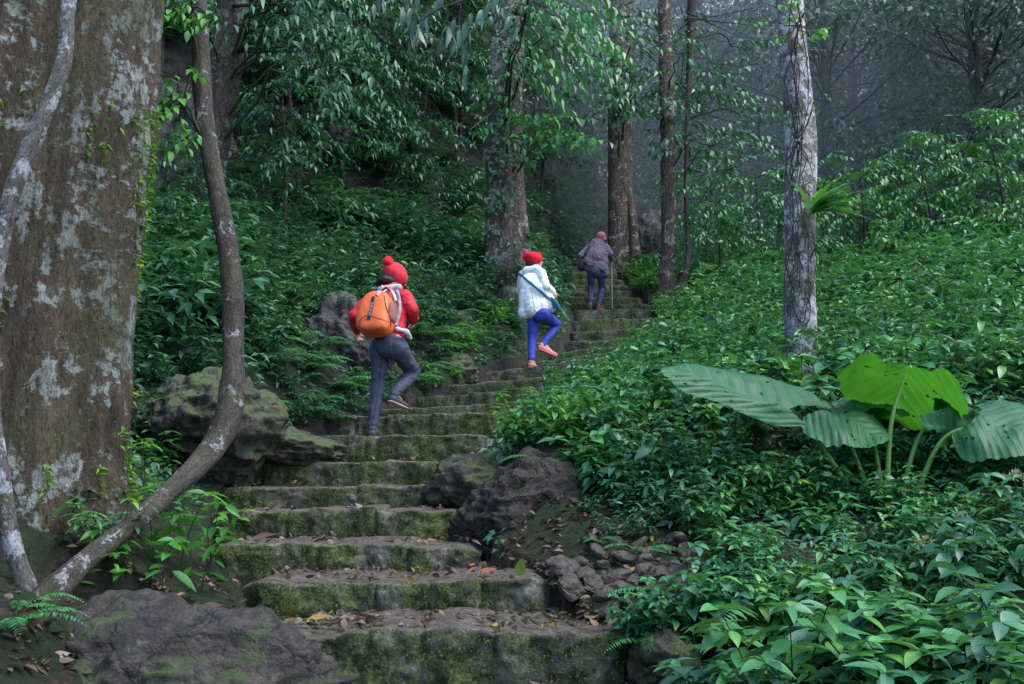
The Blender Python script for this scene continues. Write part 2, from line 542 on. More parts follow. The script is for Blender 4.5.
GY = np.concatenate([[-3, 0, 3.2, 4.25], _sy, [24, 60]])
GZ = np.concatenate([[-.3, -.12, .0, .03], _sz - .04, [_sz[-1] + .1, _sz[-1] + 1.5]])
EY = np.concatenate([[0], _sy, [24, 60]])
EL = np.concatenate([[-1.2], _sl, [.9, .9]])
ER = np.concatenate([[.9], _sr, [2.4, 2.4]])


def terrain(x, y, detail=True):
    x = np.asarray(x, float)
    y = np.asarray(y, float)
    g = np.interp(y, GY, GZ)
    gr = np.interp(np.minimum(y, 19), GY, GZ) + .09 * np.clip(y - 19, 0, 22)
    xl = np.interp(y, EY, EL)
    xr = np.interp(y, EY, ER)
    dl = np.clip(xl - x, 0, None)
    dr = np.clip(x - xr, 0, None)
    inside = (x > xl + .03) & (x < xr + np.interp(y, [4.6, 5.2], [.0, .10]))
    # left bank
    bl = np.interp(y, [3, 5, 7, 8.8, 10, 17, 22], [.16, .10, .10, .35, .42, .35, .2])
    zl = g + bl * sstep(.1, .7, dl) + np.interp(dl, [0, 5, 9, 30], [0, 1.9, 4.2, 8])
    # right bank
    br = np.interp(y - .75 * sstep(.3, 1.4, dr) * sstep(9, 7, y), [3, 4.6, 5.4, 6.2, 7.5, 9, 16, 19], [.0, .0, .14, .36, .24, .16, .12, .12])
    sl = np.interp(y, [4, 6, 10, 16, 20], [.05, .07, .07, .12, .06])
    f = sstep(.0, 2.5, dr) * sstep(17, 20, y)
    zr = (g * (1 - f) + gr * f) + br * sstep(.05, .55, dr) + sl * np.minimum(dr, 14)
    z = np.where(x < (xl + xr) / 2, zl, zr)
    z = np.where(inside, g - .38, z)
    yc = np.interp(x, [-14, -8, -4, -2, 0, 1.2, 2.2, 3.2, 5], [11.5, 13, 15.3, 17, 19.5, 23.6, 25, 32, 70])
    c = np.clip(y - yc, 0, None)
    z = z + np.where(c > 0, np.minimum(1.55 * c, 16), 0)
    if detail:
        p = np.stack([x, y, z * .5], -1)
        amp = .06 + .35 * sstep(.2, 2, c)
        z = z + np.where(inside, .02, amp) * fbm(p * 1.1, 4, 5)
        z = z + .5 * sstep(.3, 2., c) * fbm(p * np.array([.9, .9, .9]), 4, 8, True)
        z = z + .03 * np.where(inside, .2, 1) * fbm(p * 6, 3, 3)
    far = np.maximum(np.abs(x) - 40, np.abs(y - 20) - 45)
    return np.where(far > 0, z * np.exp(-np.clip(far, 0, None) / 60), z)


ax = np.concatenate([np.linspace(-260, -15, 24)[:-1], np.arange(-15, -4.05, .15), np.arange(-4, 4.02, .06), np.arange(4.15, 17, .15), np.linspace(17, 260, 24)])
ay = np.concatenate([np.linspace(-200, -3, 16)[:-1], np.arange(-3, 3, .15), np.arange(3, 15, .06), np.arange(15, 32, .15), np.linspace(32, 62, 60)[:-1], np.linspace(62, 400, 24)])
X, Y = np.meshgrid(ax, ay)
Z = terrain(X, Y)
_p = np.stack([X, Y, Z], -1)
Z = Z + .035 * fbm(_p * 5, 3, 31, True) + .02 * fbm(_p * 13, 3, 33)
nx, ny = len(ax), len(ay)
idx = np.arange(nx * ny).reshape(ny, nx)
quads = np.stack([idx[:-1, :-1], idx[:-1, 1:], idx[1:, 1:], idx[1:, :-1]], -1).reshape(-1, 4)
ground = link("ground", np_mesh("ground", np.stack([X, Y, Z], -1).reshape(-1, 3), None, M_ground, quads=quads))
tag(ground, "dark soil and rocky hillside of the forest floor around the stairs", kind="structure")


def on_ground(px, py, d0=2.5, d1=45):
    """where the photograph's ray through (px, py) meets the terrain"""
    d = np.linspace(d0, d1, 900)
    pts = np.array([tuple(P(px, py, q)) for q in d])
    h = terrain(pts[:, 0], pts[:, 1])
    hit = pts[:, 2] <= h
    k = np.argmax(hit) if hit.any() else int(np.argmin(np.where(d > 6, np.abs(pts[:, 2] - h), 99)))
    return Vector((pts[k, 0], pts[k, 1], h[k]))


# ------------------------------------------------------------------ steps
stairs = bpy.data.objects.new("stone_staircase", None)
COL.objects.link(stairs)
stairs.location = (0, 4.2, 0)
tag(stairs, "mossy weathered stone staircase curving uphill through the forest", "staircase")
TREADS = []
for i in range(len(ST)):
    A, B = SL[i], SR[i]
    w = np.linalg.norm((B - A)[:2])
    ex = (B - A) / w
    n = np.array([-ex[1], ex[0], 0])
    rise = (A[2] + B[2]) / 2 - (.03 if i == 0 else (SL[i - 1][2] + SR[i - 1][2]) / 2)
    dep = (np.linalg.norm((SL[i + 1] + SR[i + 1] - A - B)[:2]) / 2 if i + 1 < len(ST) else 1.2) + .18
    near = i < 8
    nu = max(24, int(w / (.013 if i < 4 else .02 if near else .05)))
    nr, nt = (20, 18) if near else (8, 6)
    h = rise + .16
    prof = [(.0, -h + (h - .012) * (k / nr) ** .8) for k in range(nr)]
    prof += [(.0, -.012), (.003, -.004), (.012, .0), (.024, .001)] + [(.024 + (dep - .024) * (k / nt) ** 1.5, .0) for k in range(1, nt + 1)]
    prof = np.array(prof)
    u = np.linspace(-.02, 1.02, nu)
    ee = np.minimum(u * w, (1 - u) * w)
    endw = np.clip(1 - ee / .10, 0, 1.6) ** 2
    base = A + u[:, None] * (B - A)
    V = base[:, None] + prof[None, :, :1] * n + np.array([0, 0, 1.]) * prof[None, :, 1:]
    V = V + endw[:, None, None] * (n * .07 - np.array([0, 0, .03]))
    L = u * w
    wob = .04 * vnoise(np.stack([L * 1.7, L * 0 + i * 7.1, L * 0], -1), 4) + .018 * vnoise(np.stack([L * 6, L * 0 + i * 3.3, L * 0], -1), 5)
    V = V + wob[:, None, None] * n
    zw = .022 * vnoise(np.stack([L * 1.3, L * 0 + i * 5.7, L * 0 + 4], -1), 6) + .01 * vnoise(np.stack([L * 7, L * 0 + i * 2.7, L * 0 + 4], -1), 7)
    V[:, :, 2] += zw[:, None] * np.clip(1 + prof[None, :, 1] / h, 0, 1)
    if near:   # separate blocks: joints, and each block set a little differently
        rj = np.random.default_rng(500 + i)
        jt = np.sort(rj.uniform(.12, .9, int(rj.integers(2, 5)))) * w
        bi = np.searchsorted(jt, L)
        V = V + n * rj.uniform(-.016, .016, 8)[bi][:, None, None]
        V[:, :, 2] += (rj.uniform(-.010, .010, 8)[bi])[:, None] * np.clip(1 + prof[None, :, 1] / h, 0, 1)
        gap = np.exp(-((L[:, None] - jt[None]) / .011) ** 2).max(1)
        V = V + n * (gap * .022)[:, None, None]
        V[:, :, 2] -= (gap * .012)[:, None] * (prof[None, :, 1] > -.02)
    q = V.reshape(-1, 3)
    a = fbm(q * 9, 4, 20 + i).reshape(V.shape[:2])
    b = fbm(q * 30, 3, 60 + i).reshape(V.shape[:2])
    face = sstep(-.005, -.05, prof[:, 1])
    V = V - n * ((a * .034 + b * .018) * (.25 + .75 * face))[..., None]
    V[:, :, 2] += (a * .012 + b * .006) * (1 - face)
    id2 = np.arange(nu * len(prof)).reshape(nu, len(prof))
    Q = np.stack([id2[:-1, :-1], id2[1:, :-1], id2[1:, 1:], id2[:-1, 1:]], -1).reshape(-1, 4)
    loc = np.array([0, 4.2, 0])
    o = link("step", np_mesh("step", V.reshape(-1, 3) - loc, None, M_step, quads=Q), stairs)
    TREADS.append((A, B, n, dep - .18, rise))

# ------------------------------------------------------------------ rocks


def rock(name, label, cat, loc, size, mat, seed, rot=(0, 0, 0), amp=.28, freq=1.4, ridged=True, sub=5, squash=None, group=None, strat=0., facets=26, cut=.75):
    bm = bmesh.new()
    bmesh.ops.create_icosphere(bm, subdivisions=sub, radius=1)
    V = np.array([v.co[:] for v in bm.verts])
    n = unit(V)
    d = amp * fbm(V * freq + seed * 3.1, 3, seed) + (amp * .55 * fbm(V * freq * 2.2 + seed, 4, seed + 5, True) if ridged else 0)
    d = d + amp * .2 * fbm(V * freq * 7, 4, seed + 8)
    if strat:
        q = V @ np.array([.35, .2, 1.0]) * 9 + 1.6 * vnoise(V * 2.5, seed + 3)
        d = d + strat * (np.abs((q % 1) - .5) * 2 - .5) + strat * .6 * fbm(V * np.array([5, 5, 16]), 3, seed + 4, True)
    r_ = np.random.default_rng(seed * 7 + 1)
    fr = np.full(len(V), 9.)
    for _ in range(facets):
        u_ = unit(r_.normal(0, 1, 3))
        fr = np.minimum(fr, r_.uniform(.72, 1.0) / np.maximum(V @ u_, .08))
    fr = np.minimum(fr, 1.15)
    V = V * (1 + cut * (fr - 1))[:, None] + n * d[:, None]
    V = V * np.array(size)
    for v, c in zip(bm.verts, V):
        v.co = c
    me = bpy.data.meshes.new(name)
    bm.to_mesh(me)
    bm.free()
    me.polygons.foreach_set("use_smooth", [sub >= 4] * len(me.polygons))
    me.materials.append(mat)
    o = link(name, me)
    o.location = loc
    o.rotation_euler = rot
    if label:
        tag(o, label, cat, group)
    return o


rock("boulder", "big dark weathered boulder at the foot of the steps beside the leaf litter", "boulder", P(150, 712, 3.75), (.70, .36, .33), M_rockb, 3, (0, .06, .1), .24, 1.7, sub=6, strat=.03)
rock("boulder", "moss covered boulder behind the bent vine stem, beside the giant trunk", "boulder", P(214, 430, 7.4), (.52, .5, .44), M_rockm, 8, (0, 0, .4), .26, 1.6, sub=6)
rock("boulder", "low mossy rock ledge at the end of the steps under the bent stem", "boulder", P(280, 448, 8.0), (.52, .4, .17), M_rockm, 12, (0, .15, .2), .26, 1.7, sub=5)
rock("rock_outcrop", "dark ridged rock outcrop below the shrubs where the lower steps end", "rock", P(536, 532, 5.95) + Vector((0, .3, 0)), (.46, .48, .47), M_crag, 21, (.35, -.45, .3), .16, 1.9, sub=6, strat=.05)
rock("rock_outcrop", "lower dark crag sloping from the outcrop towards the loose rubble", "rock", P(602, 526, 5.9) + Vector((0, .3, -.02)), (.40, .42, .36), M_crag, 23, (.3, .5, .2), .16, 1.9, sub=6, strat=.05)
rock("rock_outcrop", "mossy shoulder of rock between the outcrop and the fifth step", "rock", P(470, 488, 7.0), (.30, .4, .22), M_rockm, 25, (0, .1, 0), .25, 1.6, sub=5)
rock("rock_outcrop", "brown grey rock face half hidden by ferns behind the orange backpack", "rock", P(338, 345, 10.3) + Vector((0, .4, 0)), (.55, .5, .62), M_rockg, 31, (0, 0, .3), .22, 1.4, sub=6, strat=.03)
rock("rock_outcrop", "small mossy rock beside the steps below the white jacket hiker", "rock", P(452, 374, 12.2), (.34, .3, .26), M_rockm, 35, sub=5)
rock("rock_outcrop", "grey slabs of rock leaning by the far trunk above the stairs", "rock", P(652, 236, 23.5), (.55, .5, .75), M_rockg, 41, (0, .6, .2), .3, 1.6, sub=5, strat=.05)
rock("rock_outcrop", "dark cliff face closing the gap above the top of the stairs", "rock", P(572, 228, 26.8), (1.7, .8, .9), M_rock, 44, (0, 0, 0), .4, 1.8, sub=6, strat=.04)
rock("rock_outcrop", "dark bluish cliff between the giant trunk and the slanting dark tree", "rock", P(168, 165, 14.6), (.85, .8, 1.25), M_rock, 47, (0, 0, .2), .3, 1.5, sub=6)
rock("rock_outcrop", "pale grey rock showing through leaves high on the hillside", "rock", P(322, 142, 16.8), (.55, .5, .5), M_rockg, 52, sub=5, amp=.35)
rock("rock_outcrop", "purplish grey rock among hanging leaves beside the tall centre tree", "rock", P(418, 62, 19.2), (.7, .6, .55), M_rockg, 55, sub=5, amp=.35)
rock("rock_outcrop", "mottled rock at the edge of the mist, past the slim trunk", "rock", P(745, 190, 26), (.8, .7, .8), M_rockg, 58, sub=5, amp=.35)

rock("boulder", "dark mossy stone against the right end of the lowest step".replace("right end", "outer end"), "boulder", P(668, 662, 4.2), (.15, .18, .13), M_rockm, 71, sub=5)
# rubble
stones = []
for k in range(260):
    px, py = rng.uniform(562, 730), rng.uniform(525, 645)
    if py < 548 + max(0, 620 - px) * .5 or py > 560 + (px - 540) * .65 + 20:
        continue
    q = on_ground(px, py)
    if any((q - o_).length < .075 for o_ in stones):
        continue
    stones.append(q)
    s = rng.uniform(.026, .06) * (1.35 if k % 3 == 0 else 1)
    rock("rubble_stone", "loose angular stone in the rubble at the end of the lowest steps", "stone", q + Vector((0, 0, s * .45)), (s * rng.uniform(.8, 1.5), s, s * rng.uniform(.5, .9)), M_stone, 100 + k,
         tuple(rng.uniform(-.6, .6, 3)), .16, 1.6, sub=3, facets=11, cut=1., group="loose stones in the rubble").data.polygons.foreach_set("use_smooth", [False] * 1280)

# ------------------------------------------------------------------ trees


def lobes(a, b, c, tw):
    return lambda th, t: 1 + (a * np.cos(3 * th + 1.1 + tw * t) + b * np.cos(5 * th + 2.2 - tw * t) + c * np.cos(9 * th + 3 * tw * t)) * (1.25 - .5 * t)


giant = bpy.data.objects.new("giant_tree", None)
COL.objects.link(giant)
giant.location = (-2.4, 4.85, .2)
tag(giant, "giant buttressed tree trunk with lichen patches and moss beside the lowest steps", "tree")
gp = [(-2.38, 4.85, .0), (-2.40, 4.85, .5), (-2.45, 4.86, 1.0), (-2.46, 4.9, 1.8), (-2.44, 4.95, 2.8), (-2.42, 5.0, 4.0), (-2.38, 5.05, 6.0)]
o = link("trunk", trunk_mesh("giant_trunk", [Vector(p) - giant.location for p in gp], [.70, .60, .55, .54, .54, .53, .51], M_giant, 260, 240, .07, 3.0, lobes(.085, .07, .045, 1.1), 5, ridge=.06), giant)
# bright moss and creeping ferns along the right edge of the trunk
fo = Foliage()
me = o.data
co = np.array([v.co[:] for v in me.vertices]) + np.array(giant.location)
nn = np.array([v.normal[:] for v in me.vertices])
px_, py_, f_ = proj(co)
edge = (nn @ np.array([.97, .1, 0.]) > .66)
sel = np.where(edge & (co[:, 2] > .5) & (co[:, 2] < 2.75))[0]
den = fbm(co[sel] * np.array([2, 2, 1.4]), 3, 77)
sel = sel[den > -.15]
pk = rng.choice(sel, 4200)
d = nn[pk] * .8 + rng.normal(0, .5, (len(pk), 3)) + np.array([0, 0, -.5])
fo.leaves(co[pk] - np.array(giant.location), d, rng.normal(0, 1, (len(pk), 3)), rng.uniform(.015, .06, len(pk)), rng.uniform(.007, .018, len(pk)), .3, .2)
tag(link("moss", fo.leaf_mesh("trunk_moss", M_mossb), giant), kind="stuff")


def liana(name, label, cat, ctrl, mat, n=140, k=18, **kw):
    pts = [P(a, b, d) for a, b, d, w in ctrl]
    rr = [w * d / F / 2 for a, b, d, w in ctrl]
    o = link(name, trunk_mesh(name, pts, rr, mat, n, k, **kw))
    return tag(o, label, cat)


liana("pale_vine", "pale grey vine hanging in front of the giant trunk", "vine",
      [(78, -60, 4.05, 15), (68, 10, 4.0, 15), (64, 60, 3.98, 16), (44, 115, 3.95, 17), (22, 165, 3.92, 17), (8, 210, 3.9, 17), (-2, 260, 3.9, 17), (-10, 330, 3.9, 17), (-8, 410, 3.9, 17), (0, 470, 3.92, 17), (10, 535, 3.95, 18), (28, 590, 4.0, 20), (52, 632, 4.05, 22), (62, 650, 4.1, 26)], M_vineg, rough=.14, freq=14, seed=3, vfreq=.5)
benttree = bpy.data.objects.new("bent_tree", None)
COL.objects.link(benttree)
tag(benttree, "thin tree with sharply bent mossy stem crossing in front of the steps", "tree")
ctrl = [(200, -70, 5.4, 20), (199, 0, 5.35, 20), (201, 60, 5.3, 21), (205, 120, 5.25, 22), (214, 175, 5.2, 22), (224, 225, 5.15, 23), (232, 285, 5.1, 24), (233, 345, 5.05, 25), (232, 385, 5.0, 26), (226, 425, 4.95, 29), (207, 455, 4.85, 27), (180, 482, 4.65, 23), (145, 513, 4.42, 22), (105, 545, 4.2, 23), (75, 570, 4.06, 26), (50, 596, 3.98, 36), (32, 622, 3.94, 40), (20, 660, 3.92, 44)]
o = link("trunk", trunk_mesh("bent_trunk", [P(a, b, d) for a, b, d, w in ctrl], [w * .86 * d / F / 2 for a, b, d, w in ctrl], M_vine, 170, 22, .16, 12, seed=7, ridge=.05, vfreq=.5), benttree)

# generic foliage builders ------------------------------------------------


def spray(fo, p, d, length, n, L, W, droop=.5, hi=False, tint=None, lift=.0, twr=.006, spread=.9, hang=.35):
    """a twig with leaves in two ranks, drooping towards the tip"""
    p = np.array(p, float)
    fo.starts.append(p)
    d = unit(np.array(d, float))
    t = np.linspace(0, 1, n + 2)
    ax_ = p + d * (t * length)[:, None] + np.array([0, 0, 1.]) * (lift * t - droop * t ** 2)[:, None] * length
    ax_ = ax_ + rng.normal(0, .012 * length, ax_.shape) * t[:, None]
    fo.twig(ax_[::2] if n > 6 else ax_, twr, twr * .35, 4)
    tan = unit(np.gradient(ax_, axis=0))
    q = ax_[1:]
    tn = tan[1:]
    up = np.array([0, 0, 1.])
    side = unit(np.cross(tn, up) + 1e-6)
    sgn = np.where(np.arange(len(q)) % 2, 1, -1)[:, None]
    sgn[-1] = 0
    D = tn * .55 + side * sgn * spread + up * (-hang + rng.normal(0, .18, (len(q), 1))) + rng.normal(0, .16, (len(q), 3))
    N = up + side * sgn * .25 + rng.normal(0, .28, (len(q), 3))
    sc = (1 - .35 * np.abs(t[1:] * 2 - 1.1) ** 2) * rng.uniform(.75, 1.15, len(q))
    fo.leaves(q, D, N, L * sc, W * sc, rng.uniform(.1, .4, len(q)), rng.uniform(.1, .5, len(q)), tint, hi)


def rv(s=1.):
    return rng.normal(0, s, 3)


def crown_tree(h, cr, base, nl, nspray, sl, L, W, leafn, trunk_r, seed_bend=.05, hang=.35, droop=.5, up=(.05, .55)):
    """returns (trunk Foliage-like arrays, crown Foliage): a trunk with limbs and drooping leafy sprays"""
    fo = Foliage()
    bend = np.array([rng.normal(0, seed_bend), rng.normal(0, seed_bend), 0])
    zz = np.linspace(0, h, 9)
    path = np.stack([bend[0] * zz + .02 * h * np.sin(zz / h * 4), bend[1] * zz, zz], 1)
    limbs = []
    for k in range(nl):
        f = base + (1 - base) * (k + .5) / nl
        p0 = np.array([np.interp(f * h, zz, path[:, c]) for c in range(3)])
        az = k * 2.4 + rng.normal(0, .4)
        ln = cr * (1 - .55 * (max(0, f - base) / (1 - base)) ** 1.5) * rng.uniform(.7, 1.15)
        dirv = np.array([math.cos(az), math.sin(az), rng.uniform(*up)])
        tt = np.linspace(0, 1, 6)
        lp = p0 + dirv * (tt * ln)[:, None] + np.array([0, 0, -.18 * ln]) * (tt ** 2)[:, None] + rng.normal(0, .03 * ln, (6, 3)) * tt[:, None]
        limbs.append(lp)
        fo.twig(lp, trunk_r * .32, trunk_r * .08, 5)
        for j in range(nspray):
            ft = rng.uniform(.25, 1)
            q = np.array([np.interp(ft, tt, lp[:, c]) for c in range(3)])
            az2 = az + rng.normal(0, 1.0)
            spray(fo, q, (math.cos(az2), math.sin(az2), rng.normal(.05, .3)), sl * rng.uniform(.6, 1.25), leafn, L, W, droop * rng.uniform(.5, 1.3), twr=trunk_r * .09, hang=hang)
    return path, fo


def make_tree(name, label, cat, loc, h, cr, base, nl, nspray, sl, L, W, leafn, tr, bm_, lm_, group=None, **kw):
    root = bpy.data.objects.new(name, None)
    COL.objects.link(root)
    root.location = loc
    tag(root, label, cat, group)
    path, fo = crown_tree(h, cr, base, nl, nspray, sl, L, W, leafn, tr, **kw)
    path[0, 2] -= .3
    rr = np.linspace(1.15, .3, len(path)) * tr
    link("trunk", trunk_mesh("trunk", path, rr, bm_, 40, 12, .12, 6), root)
    cr_ = link("crown", fo.leaf_mesh("crown", lm_), root)
    link("limb", fo.twig_mesh("limb", bm_), cr_)
    return root


def dup(root, loc, rotz=0, scale=1., label=None, group=None):
    r = root.copy()
    COL.objects.link(r)
    r.location = loc
    r.rotation_euler = (0, 0, rotz)
    r.scale = (scale,) * 3 if not isinstance(scale, tuple) else scale
    if label:
        r["label"] = label
    if group:
        r["group"] = group
    for ch in list(root.children):
        c = ch.copy()
        COL.objects.link(c)
        c.parent = r
        for g in ch.children:
            e = g.copy()
            COL.objects.link(e)
            e.parent = c
    return r


def pixel_tree(name, label, ctrl, mat, crown=None, cat="tree", n=110, k=26, **kw):
    """tree whose trunk follows (px, py, d, width px)"""
    root = bpy.data.objects.new(name, None)
    COL.objects.link(root)
    tag(root, label, cat)
    pts = [P(a, b, d) for a, b, d, w in ctrl]
    rr = [w * d / F / 2 for a, b, d, w in ctrl]
    root.location = pts[0]
    link("trunk", trunk_mesh("trunk", [p - root.location for p in pts], rr, mat, n, k, **kw), root)
    return root, [np.array(p) for p in pts]


def tr_axis(tv, b):
    k = np.abs(tv[:, 2] - b[2]) < .2
    return tv[k].mean(0)


def add_crown(root, fo, mat, tm=M_stem, name="crown"):
    off = np.array(root.location)
    tr = [c for c in root.children if c.name.startswith("trunk")]
    if tr and fo.starts:   # sprays grow from a few limbs of the trunk
        tv = np.array([v.co[:] for v in tr[0].data.vertices]) + off
        S_ = np.array(fo.starts)
        cen = S_[rng.choice(len(S_), max(2, len(S_) // 9), replace=False)]
        own = ((S_[:, None] - cen[None]) ** 2).sum(-1).argmin(1)
        for k in range(len(cen)):
            mem = S_[own == k]
            c0 = mem.mean(0)
            dd = tv - c0 - np.array([0, 0, -.35])
            b = tv[np.argmin((dd ** 2).sum(1))]
            b = b + .6 * (tr_axis(tv, b) - b)
            ln = np.linalg.norm(c0 - b)
            t = np.linspace(0, 1, 8)[:, None]
            fo.twig(b + (c0 - b) * t + np.array([0, 0, 1.]) * (.15 * ln * np.sin(t * 3.14)) + rng.normal(0, .03 * ln, (8, 3)) * (t * (1 - t) * 4), min(.03, .006 + .014 * ln), .006, 6)
            for q in mem:
                l2 = np.linalg.norm(q - c0)
                t = np.linspace(0, 1, 4)[:, None]
                fo.twig(c0 + (q - c0) * t + rng.normal(0, .06 * l2, (4, 3)) * (t * (1 - t) * 4), .006, .003, 4)
    V, T, UV, TI = fo.leaf_arrays()
    c = link(name, np_mesh(name, V - off, T, mat, uv=UV, tint=TI), root)
    if fo.TV:
        link("limb", np_mesh("limb", np.concatenate(fo.TV) - off, None, tm, quads=np.concatenate(fo.TQ), bark=np.concatenate(fo.TB)), c)
    return c


# centre tree
t4, _ = pixel_tree("broad_tree", "thick reddish brown tree draped in leaves, left of the white jacket hiker".replace("left of", "just behind"),
                   [(511, 318, 15.3, 66), (510, 296, 15.3, 56), (508, 265, 15.3, 46), (506, 220, 15.4, 40), (505, 160, 15.5, 35), (506, 90, 15.7, 33), (508, 20, 15.9, 31), (509, -120, 16.3, 29), (510, -260, 16.8, 26)],
                   M_mid, rough=.1, freq=3.2, shape=lobes(.06, .05, .03, .8), seed=12, ridge=.05, n=140, k=40)
fo = Foliage()
for k in range(64):   # drooping long leaves spilling to the right of the trunk at the top
    px, py, d = rng.uniform(500, 590), rng.uniform(-70, 70), rng.uniform(12.5, 15.6)
    spray(fo, P(px, py, d), (rng.uniform(.2, 1), rng.uniform(-.6, .3), -.1), rng.uniform(.6, 1.1), 12, .21, .07, .6, hang=.6, spread=.8, tint=np.clip(rng.normal(.5, .3), 0, 1))
for k in range(24):   # clumps on the trunk
    px, py = rng.normal(506, 17), rng.choice([rng.uniform(30, 100), rng.uniform(100, 165)])
    spray(fo, P(px, py, 15.1), (rng.normal(0, 1), -.7, rng.normal(-.1, .3)), rng.uniform(.3, .7), 7, .2, .075, .5)
for k in range(20):   # pale shiny sprays at mid height
    px, py = rng.uniform(505, 570), rng.uniform(112, 150)
    spray(fo, P(px, py, 14.6), (rng.uniform(.1, 1), -.5, .1), rng.uniform(.5, .9), 9, .24, .09, .4)
for a, b in ((590, 20), (560, -30), (540, 60), (470, 110)):
    fo.twig(np.linspace(np.array(P(508, b - 10, 15.6)), np.array(P(a, b + 20, 14.0)), 6), .03, .008)
add_crown(t4, fo, M_leaf)
fo = Foliage()
for k in range(110):
    py = rng.uniform(-10, 285)
    w = np.interp(py, [0, 160, 285], [16, 18, 25])
    px = 507 + rng.uniform(-1, 1) * w
    p = P(px, py, 15.05)
    nl = 5
    fo.leaves(np.array(p) + rng.normal(0, .06, (nl, 3)), np.stack([rng.normal(0, .6, nl), rng.uniform(-1, -.2, nl), rng.normal(-.8, .4, nl)], 1), (0, -1, .5), rng.uniform(.06, .13, nl), rng.uniform(.03, .06, nl), .2, .2)
c = link("ivy", fo.leaf_mesh("ivy", M_hill), t4)
c.location = -t4.location

t5, _ = pixel_tree("tall_tree", "tall straight tree standing behind the hiker with the walking stick",
                   [(623, 276, 22.4, 44), (622, 262, 22.4, 32), (621, 225, 22.5, 26), (620, 150, 22.8, 25), (621, 60, 23.2, 25), (622, -40, 23.8, 24), (623, -200, 24.8, 22)], M_mid, rough=.06, freq=3, shape=lobes(.05, .03, .0, .5), seed=14)
link("buttress", trunk_mesh("buttress", [P(636, 272, 22.0) - t5.location, P(634, 235, 22.2) - t5.location, P(630, 200, 22.4) - t5.location, P(626, 175, 22.6) - t5.location], [.16, .11, .09, .06], M_mid, 40, 12, .08, 5), t5)
fo = Foliage()
for k in range(70):
    px, py = rng.normal(621, 20), rng.uniform(8, 125)
    spray(fo, P(px, py, rng.uniform(20.5, 23)), (rng.normal(0, 1), -.5, .1), rng.uniform(.5, 1.), 9, .28, .10, .5)
add_crown(t5, fo, M_hill)

t6, _ = pixel_tree("slim_tree", "slim straight brown tree at the edge of the stairs past the tall tree",
                   [(666, 306, 17.8, 24), (667, 285, 17.8, 18), (669, 240, 17.9, 16.5), (668, 170, 18, 15.5), (667, 90, 18.2, 15.5), (665, 0, 18.5, 15), (663, -150, 19, 14)], M_mid, rough=.07, freq=5, seed=15)
fo = Foliage()
for k in range(50):
    px, py = rng.normal(672, 24), rng.uniform(20, 150)
    spray(fo, P(px, py, rng.uniform(17, 19)), (rng.normal(0, 1), -.4, .1), rng.uniform(.4, .8), 9, .2, .075, .5)
add_crown(t6, fo, M_hill)

t7, _ = pixel_tree("thin_tree", "thin dark leaning tree beside the slim brown trunk",
                   [(672, 300, 17.3, 9), (684, 278, 17.3, 8), (688, 250, 17.4, 5), (686, 200, 17.6, 4.5), (687, 130, 17.9, 5), (690, 60, 18.3, 8), (693, -30, 18.6, 11), (694, -120, 19, 10)], M_darkb, rough=.1, freq=10, k=14, seed=16)
fo = Foliage()
for k in range(60):
    px, py = rng.uniform(670, 770), rng.uniform(20, 190)
    spray(fo, P(px, py, rng.uniform(16.5, 20)), (rng.normal(0, 1), -.4, .1), rng.uniform(.5, 1.0), 10, .21, .085, .45)
for k in range(14):
    py = rng.uniform(-20, 170)
    fo.twig(np.linspace(np.array(P(688, py, 17.8)), np.array(P(rng.uniform(670, 765), py + rng.uniform(-15, 25), 18)), 5), .018, .005)
add_crown(t7, fo, M_hill)

t8, _ = pixel_tree("pale_tree", "pale blotched tree trunk rising from the undergrowth above the giant leaves",
                   [(802, 420, 9.2, 36), (802, 392, 9.2, 33), (801, 350, 9.2, 32), (800, 300, 9.2, 32), (800, 250, 9.25, 31), (800, 200, 9.3, 32), (801, 150, 9.35, 33), (798, 100, 9.4, 31), (793, 50, 9.5, 29), (789, 0, 9.6, 28), (782, -80, 9.8, 27), (772, -220, 10.2, 25)],
                   M_pale, rough=.07, freq=7, seed=18, n=170, k=30)
fo = Foliage()
for a, b in ((775, 8), (770, 22), (788, 5), (800, 20), (812, 38), (830, 30), (783, 40), (812, -6), (780, -10)):
    spray(fo, P(a, b, 9.3), (rng.normal(.2, .7), -.6, .1), .24, 5, .12, .05, .5, tint=.97, hi=True)
for k in range(36):
    py = rng.uniform(10, 330)
    spray(fo, P(800 + rng.normal(0, 12), py, 9.05), (rng.normal(0, .6), -.2, -.6), .12, 4, .05, .022, .3)
add_crown(t8, fo, M_bright, name="foliage")
vb = []
for k in range(7):   # thin creepers on the bark
    a = rng.uniform(787, 812)
    py = np.linspace(rng.uniform(-20, 120), rng.uniform(180, 380), 14)
    vb.append([P(a + 5 * math.sin(j * .9 + k) + rng.normal(0, 1.5), y, 9.03 if abs(a - 800) < 8 else 9.1) for j, y in enumerate(py)])
fo = Foliage()
for v in vb:
    fo.twig([tuple(q - t8.location) for q in v], .006, .004, 5)
link("creeper", fo.twig_mesh("creeper", M_darkb), t8)

